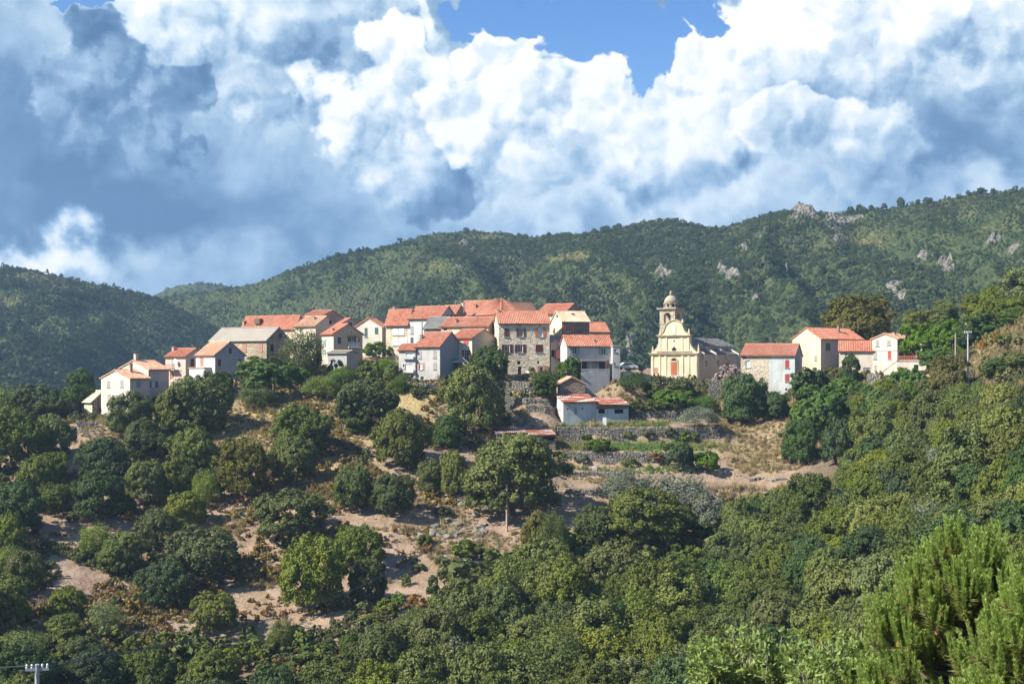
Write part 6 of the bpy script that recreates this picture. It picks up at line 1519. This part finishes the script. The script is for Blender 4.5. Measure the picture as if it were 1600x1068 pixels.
# ------------------------------------------------------------------ close by, lower right: young pine and a leafy shrub
def pine(px, top, Y, label, scale=1.0, seed=1, hgt=5.2, wid=2.3):
    x = (px - HX) / F * Y; zt_ = (HY - top) / F * Y; zg = float(zt(x, Y)); H_ = zt_ - zg
    root = tag(empty('pine_tree', (x, Y, zg)), label, 'tree'); rng = np.random.default_rng(seed); rnd = random.Random(seed)
    tr = MB(); tr.tube((0, 0, -.3), (0, 0, H_ * .55), .17, .10, 10); tr.tube((0, 0, H_ * .55), (.02, 0, H_ - .35), .10, .03, 8)
    shoots = []   # (base, tip)
    bt = MB(); z = H_ - hgt
    levels = 24
    for li in range(levels):
        f = li / (levels - 1); z0 = H_ - hgt + f * (hgt - .45)
        reach = wid * (1 - f) ** .72 * 1.0 + .12; nb = 8 if f < .85 else 5
        for b in range(nb):
            a = rnd.uniform(0, 6.28); r = reach * rnd.uniform(.75, 1.1); rise = r * rnd.uniform(.35, .6) + .1
            p0 = Vector((0, 0, z0)); p1 = Vector((math.cos(a) * r * .55, math.sin(a) * r * .55, z0 + rise * .25)); p2 = Vector((math.cos(a) * r, math.sin(a) * r, z0 + rise * .75))
            bt.tube(p0, p1, .035, .022, 5); bt.tube(p1, p2, .022, .012, 5)
            dirn = (p2 - p1).normalized()
            for k in range(int(6 + r * 5)):
                t = rnd.uniform(.15, 1.0); c = p1.lerp(p2, t) if t > .3 else p0.lerp(p1, .5 + t); s_ = Vector((rnd.gauss(0, .5), rnd.gauss(0, .5), rnd.uniform(.25, .9))) + dirn * .9; s_.normalize()
                m_ = c + s_ * rnd.uniform(.10, .30) * scale; bt.tube(c, m_, .010, .007, 4)
                up = (s_ * .45 + Vector((0, 0, 1))).normalized(); shoots.append((m_, m_ + up * rnd.uniform(.20, .40) * scale, f))
                shoots.append((c, m_, -1))
            shoots.append((p2, p2 + (dirn * .3 + Vector((0, 0, 1))).normalized() * rnd.uniform(.22, .38) * scale, f))
    for k in range(7): a = k * .9; b0 = Vector((.05 * math.cos(a), .05 * math.sin(a), H_ - .5)); shoots.append((b0, b0 + Vector((.10 * math.cos(a), .10 * math.sin(a), .5 if k == 0 else .38)), 1))
    VN = []; VO = []
    for a, b, f in shoots:
        a = np.array(a); b = np.array(b); ax = b - a; L_ = np.linalg.norm(ax); ax /= L_ + 1e-9
        new = f >= 0; n = int((190 if new else 80) * min(1.2, L_ / .28)); ln = (.042 if new else .12) * scale; spread = .75 if new else 1.5
        t = rng.random(n); rad = unit(np.cross(ax, rng.normal(size=(n, 3)))); d = unit(ax[None] * (1.0 / spread) + rad * .95)
        p = a + ax * (t * L_)[:, None] + rad * .008; tip = p + d * (ln * rng.uniform(.7, 1.25, n))[:, None]; w = unit(np.cross(d, rng.normal(size=(n, 3)))) * .0058
        (VN if new else VO).append(np.stack([p - w, p + w, tip], 1).reshape(-1, 3))
    cn = MB()
    for a, b, f in shoots[::23]: cn.lathe(tuple(Vector(a) + Vector((rnd.uniform(-.06, .06), rnd.uniform(-.06, .06), -.05))), [(.01, -.06), (.032, -.03), (.03, .01), (.006, .045)], 7)
    tag(cn.build('cones', M['cone'], root), kind='stuff')
    tk = tr.build('trunk', M['bark'], root); bt.build('branches', M['bark'], root)
    for nm, V, m in (('needles', np.concatenate(VN), 'needle'), ('old_needles', np.concatenate(VO), 'needle_old')):
        o = link(nm, mesh_np(nm, V, np.arange(len(V)).reshape(-1, 3), M[m]), root); tag(o, kind='stuff'); print(nm, len(V) // 3)
def needle_mat(name, c, c2):
    def b(g):
        isl = g.node('ShaderNodeNewGeometry').outputs['Random Per Island']; col = g.mix(isl, c, c2)
        t = g.node('ShaderNodeBsdfTranslucent'); g.put(t.inputs[0], col); m = g.node('ShaderNodeMixShader'); m.inputs[0].default_value = .35
        g.nt.links.new(g.bsdf(col, .45, .3), m.inputs[1]); g.nt.links.new(t.outputs[0], m.inputs[2]); g.surf(m.outputs[0])
    return mat(name, b)
M['cone'] = paint('pine_cone', (.22, .12, .05), .8, .4)
M['needle'] = needle_mat('young_pine_needles', (.23, .34, .065), (.37, .47, .12)); M['needle_old'] = needle_mat('older_pine_needles', (.16, .20, .045), (.29, .30, .09))
pine(1512, 832, 19.0, 'bright green young pine with upright shoots filling the lower right corner', 1.0, 3, 3.6, 1.75)
pine(1650, 872, 16.5, 'second pine reaching in from the right edge', 1.0, 8, 2.6, 1.0)
# leafy shrub
def near_shrub(px0, px1, top, Y, label, seed, n_st=34, m='nearleaf', zspan=1.3):
    rng = np.random.default_rng(seed); rnd = random.Random(seed); xa = (px0 - HX) / F * Y; xb = (px1 - HX) / F * Y; xc = (xa + xb) / 2
    ztop = (HY - top) / F * Y; zg = float(zt(xc, Y)); root = tag(empty('leafy_shrub', (xc, Y, zg)), label, 'shrub')
    st = MB(); C_ = []; D_ = []; zb = ztop - zspan - zg
    for i in range(7): a = i * .9; st.tube((0, 0, -.3), (math.cos(a) * .5, math.sin(a) * .5, zb), .06, .03, 7)
    for i in range(n_st):
        u = rng.uniform(-1, 1); x = u * (xb - xa) / 2; y = rng.uniform(-.8, .8); hgt = (ztop - zg) - abs(u) ** 2 * .45 - rng.uniform(0, .35) - abs(y) * .2
        p = Vector((x * .7, y * .6, zb)); q = Vector((x + rng.normal() * .05, y, hgt)); st.tube((x * .35, y * .3, zb - .8), p, .03, .018, 6); st.tube(p, q, .018, .004, 5)
        for k in range(11):
            t = rng.uniform(.05, .98); b0 = p.lerp(q, t); dv = Vector((rnd.gauss(0, 1), rnd.gauss(0, 1), rnd.uniform(.1, 1))).normalized(); b1 = b0 + dv * (.14 + .22 * (1 - t)); st.tube(b0, b1, .005, .003, 4)
            for j in range(17): s_ = rng.random(); C_.append(np.array(b0.lerp(b1, s_)) + rng.normal(size=3) * .022); D_.append(np.array(dv) * .5 + np.array([0, 0, .35]) + rng.normal(size=3) * .6)
    C_ = np.array(C_); D_ = unit(np.array(D_)); n = len(C_); ln = rng.uniform(.07, .13, n)[:, None]; N_ = unit(np.cross(D_, rng.normal(size=(n, 3)))); W_ = np.cross(D_, N_) * rng.uniform(.016, .026, n)[:, None]
    V = np.stack([C_, C_ + D_ * ln * .5 + W_ + N_ * .004, C_ + D_ * ln, C_ + D_ * ln * .5 - W_ + N_ * .004], 1).reshape(-1, 3)
    st.build('stems', M['palebark'], root); o = link('leaves', mesh_np('leaves', V, np.arange(4 * n).reshape(n, 4), M[m]), root); tag(o, kind='stuff')
M['nearleaf'] = needle_mat('fresh_shrub_leaves', (.15, .235, .045), (.32, .39, .12))
near_shrub(1075, 1290, 972, 23, 'pale green leafy shrub at the bottom edge below the wood', 4, 62)
near_shrub(1240, 1420, 985, 21, 'paler shrub between the leafy shrub and the young pine', 9, 50)

# ------------------------------------------------------------------ the air
def _haze(g):
    g.nt.nodes.remove([n for n in g.nt.nodes if n.type == 'TEX_COORD'][0])
    v = g.node('ShaderNodeVolumePrincipled'); v.inputs['Color'].default_value = (.46, .70, 1.0, 1); v.inputs['Density'].default_value = HAZE; v.inputs['Anisotropy'].default_value = .2
    g.nt.links.new(v.outputs[0], g.out.inputs['Volume'])
HAZE = .00018
hz = MB().box(-1900, 1900, -60, 1960, -130, 235).build('haze', mat('haze', _haze), None); tag(hz, 'thin blue air between the village and the mountains', kind='stuff')
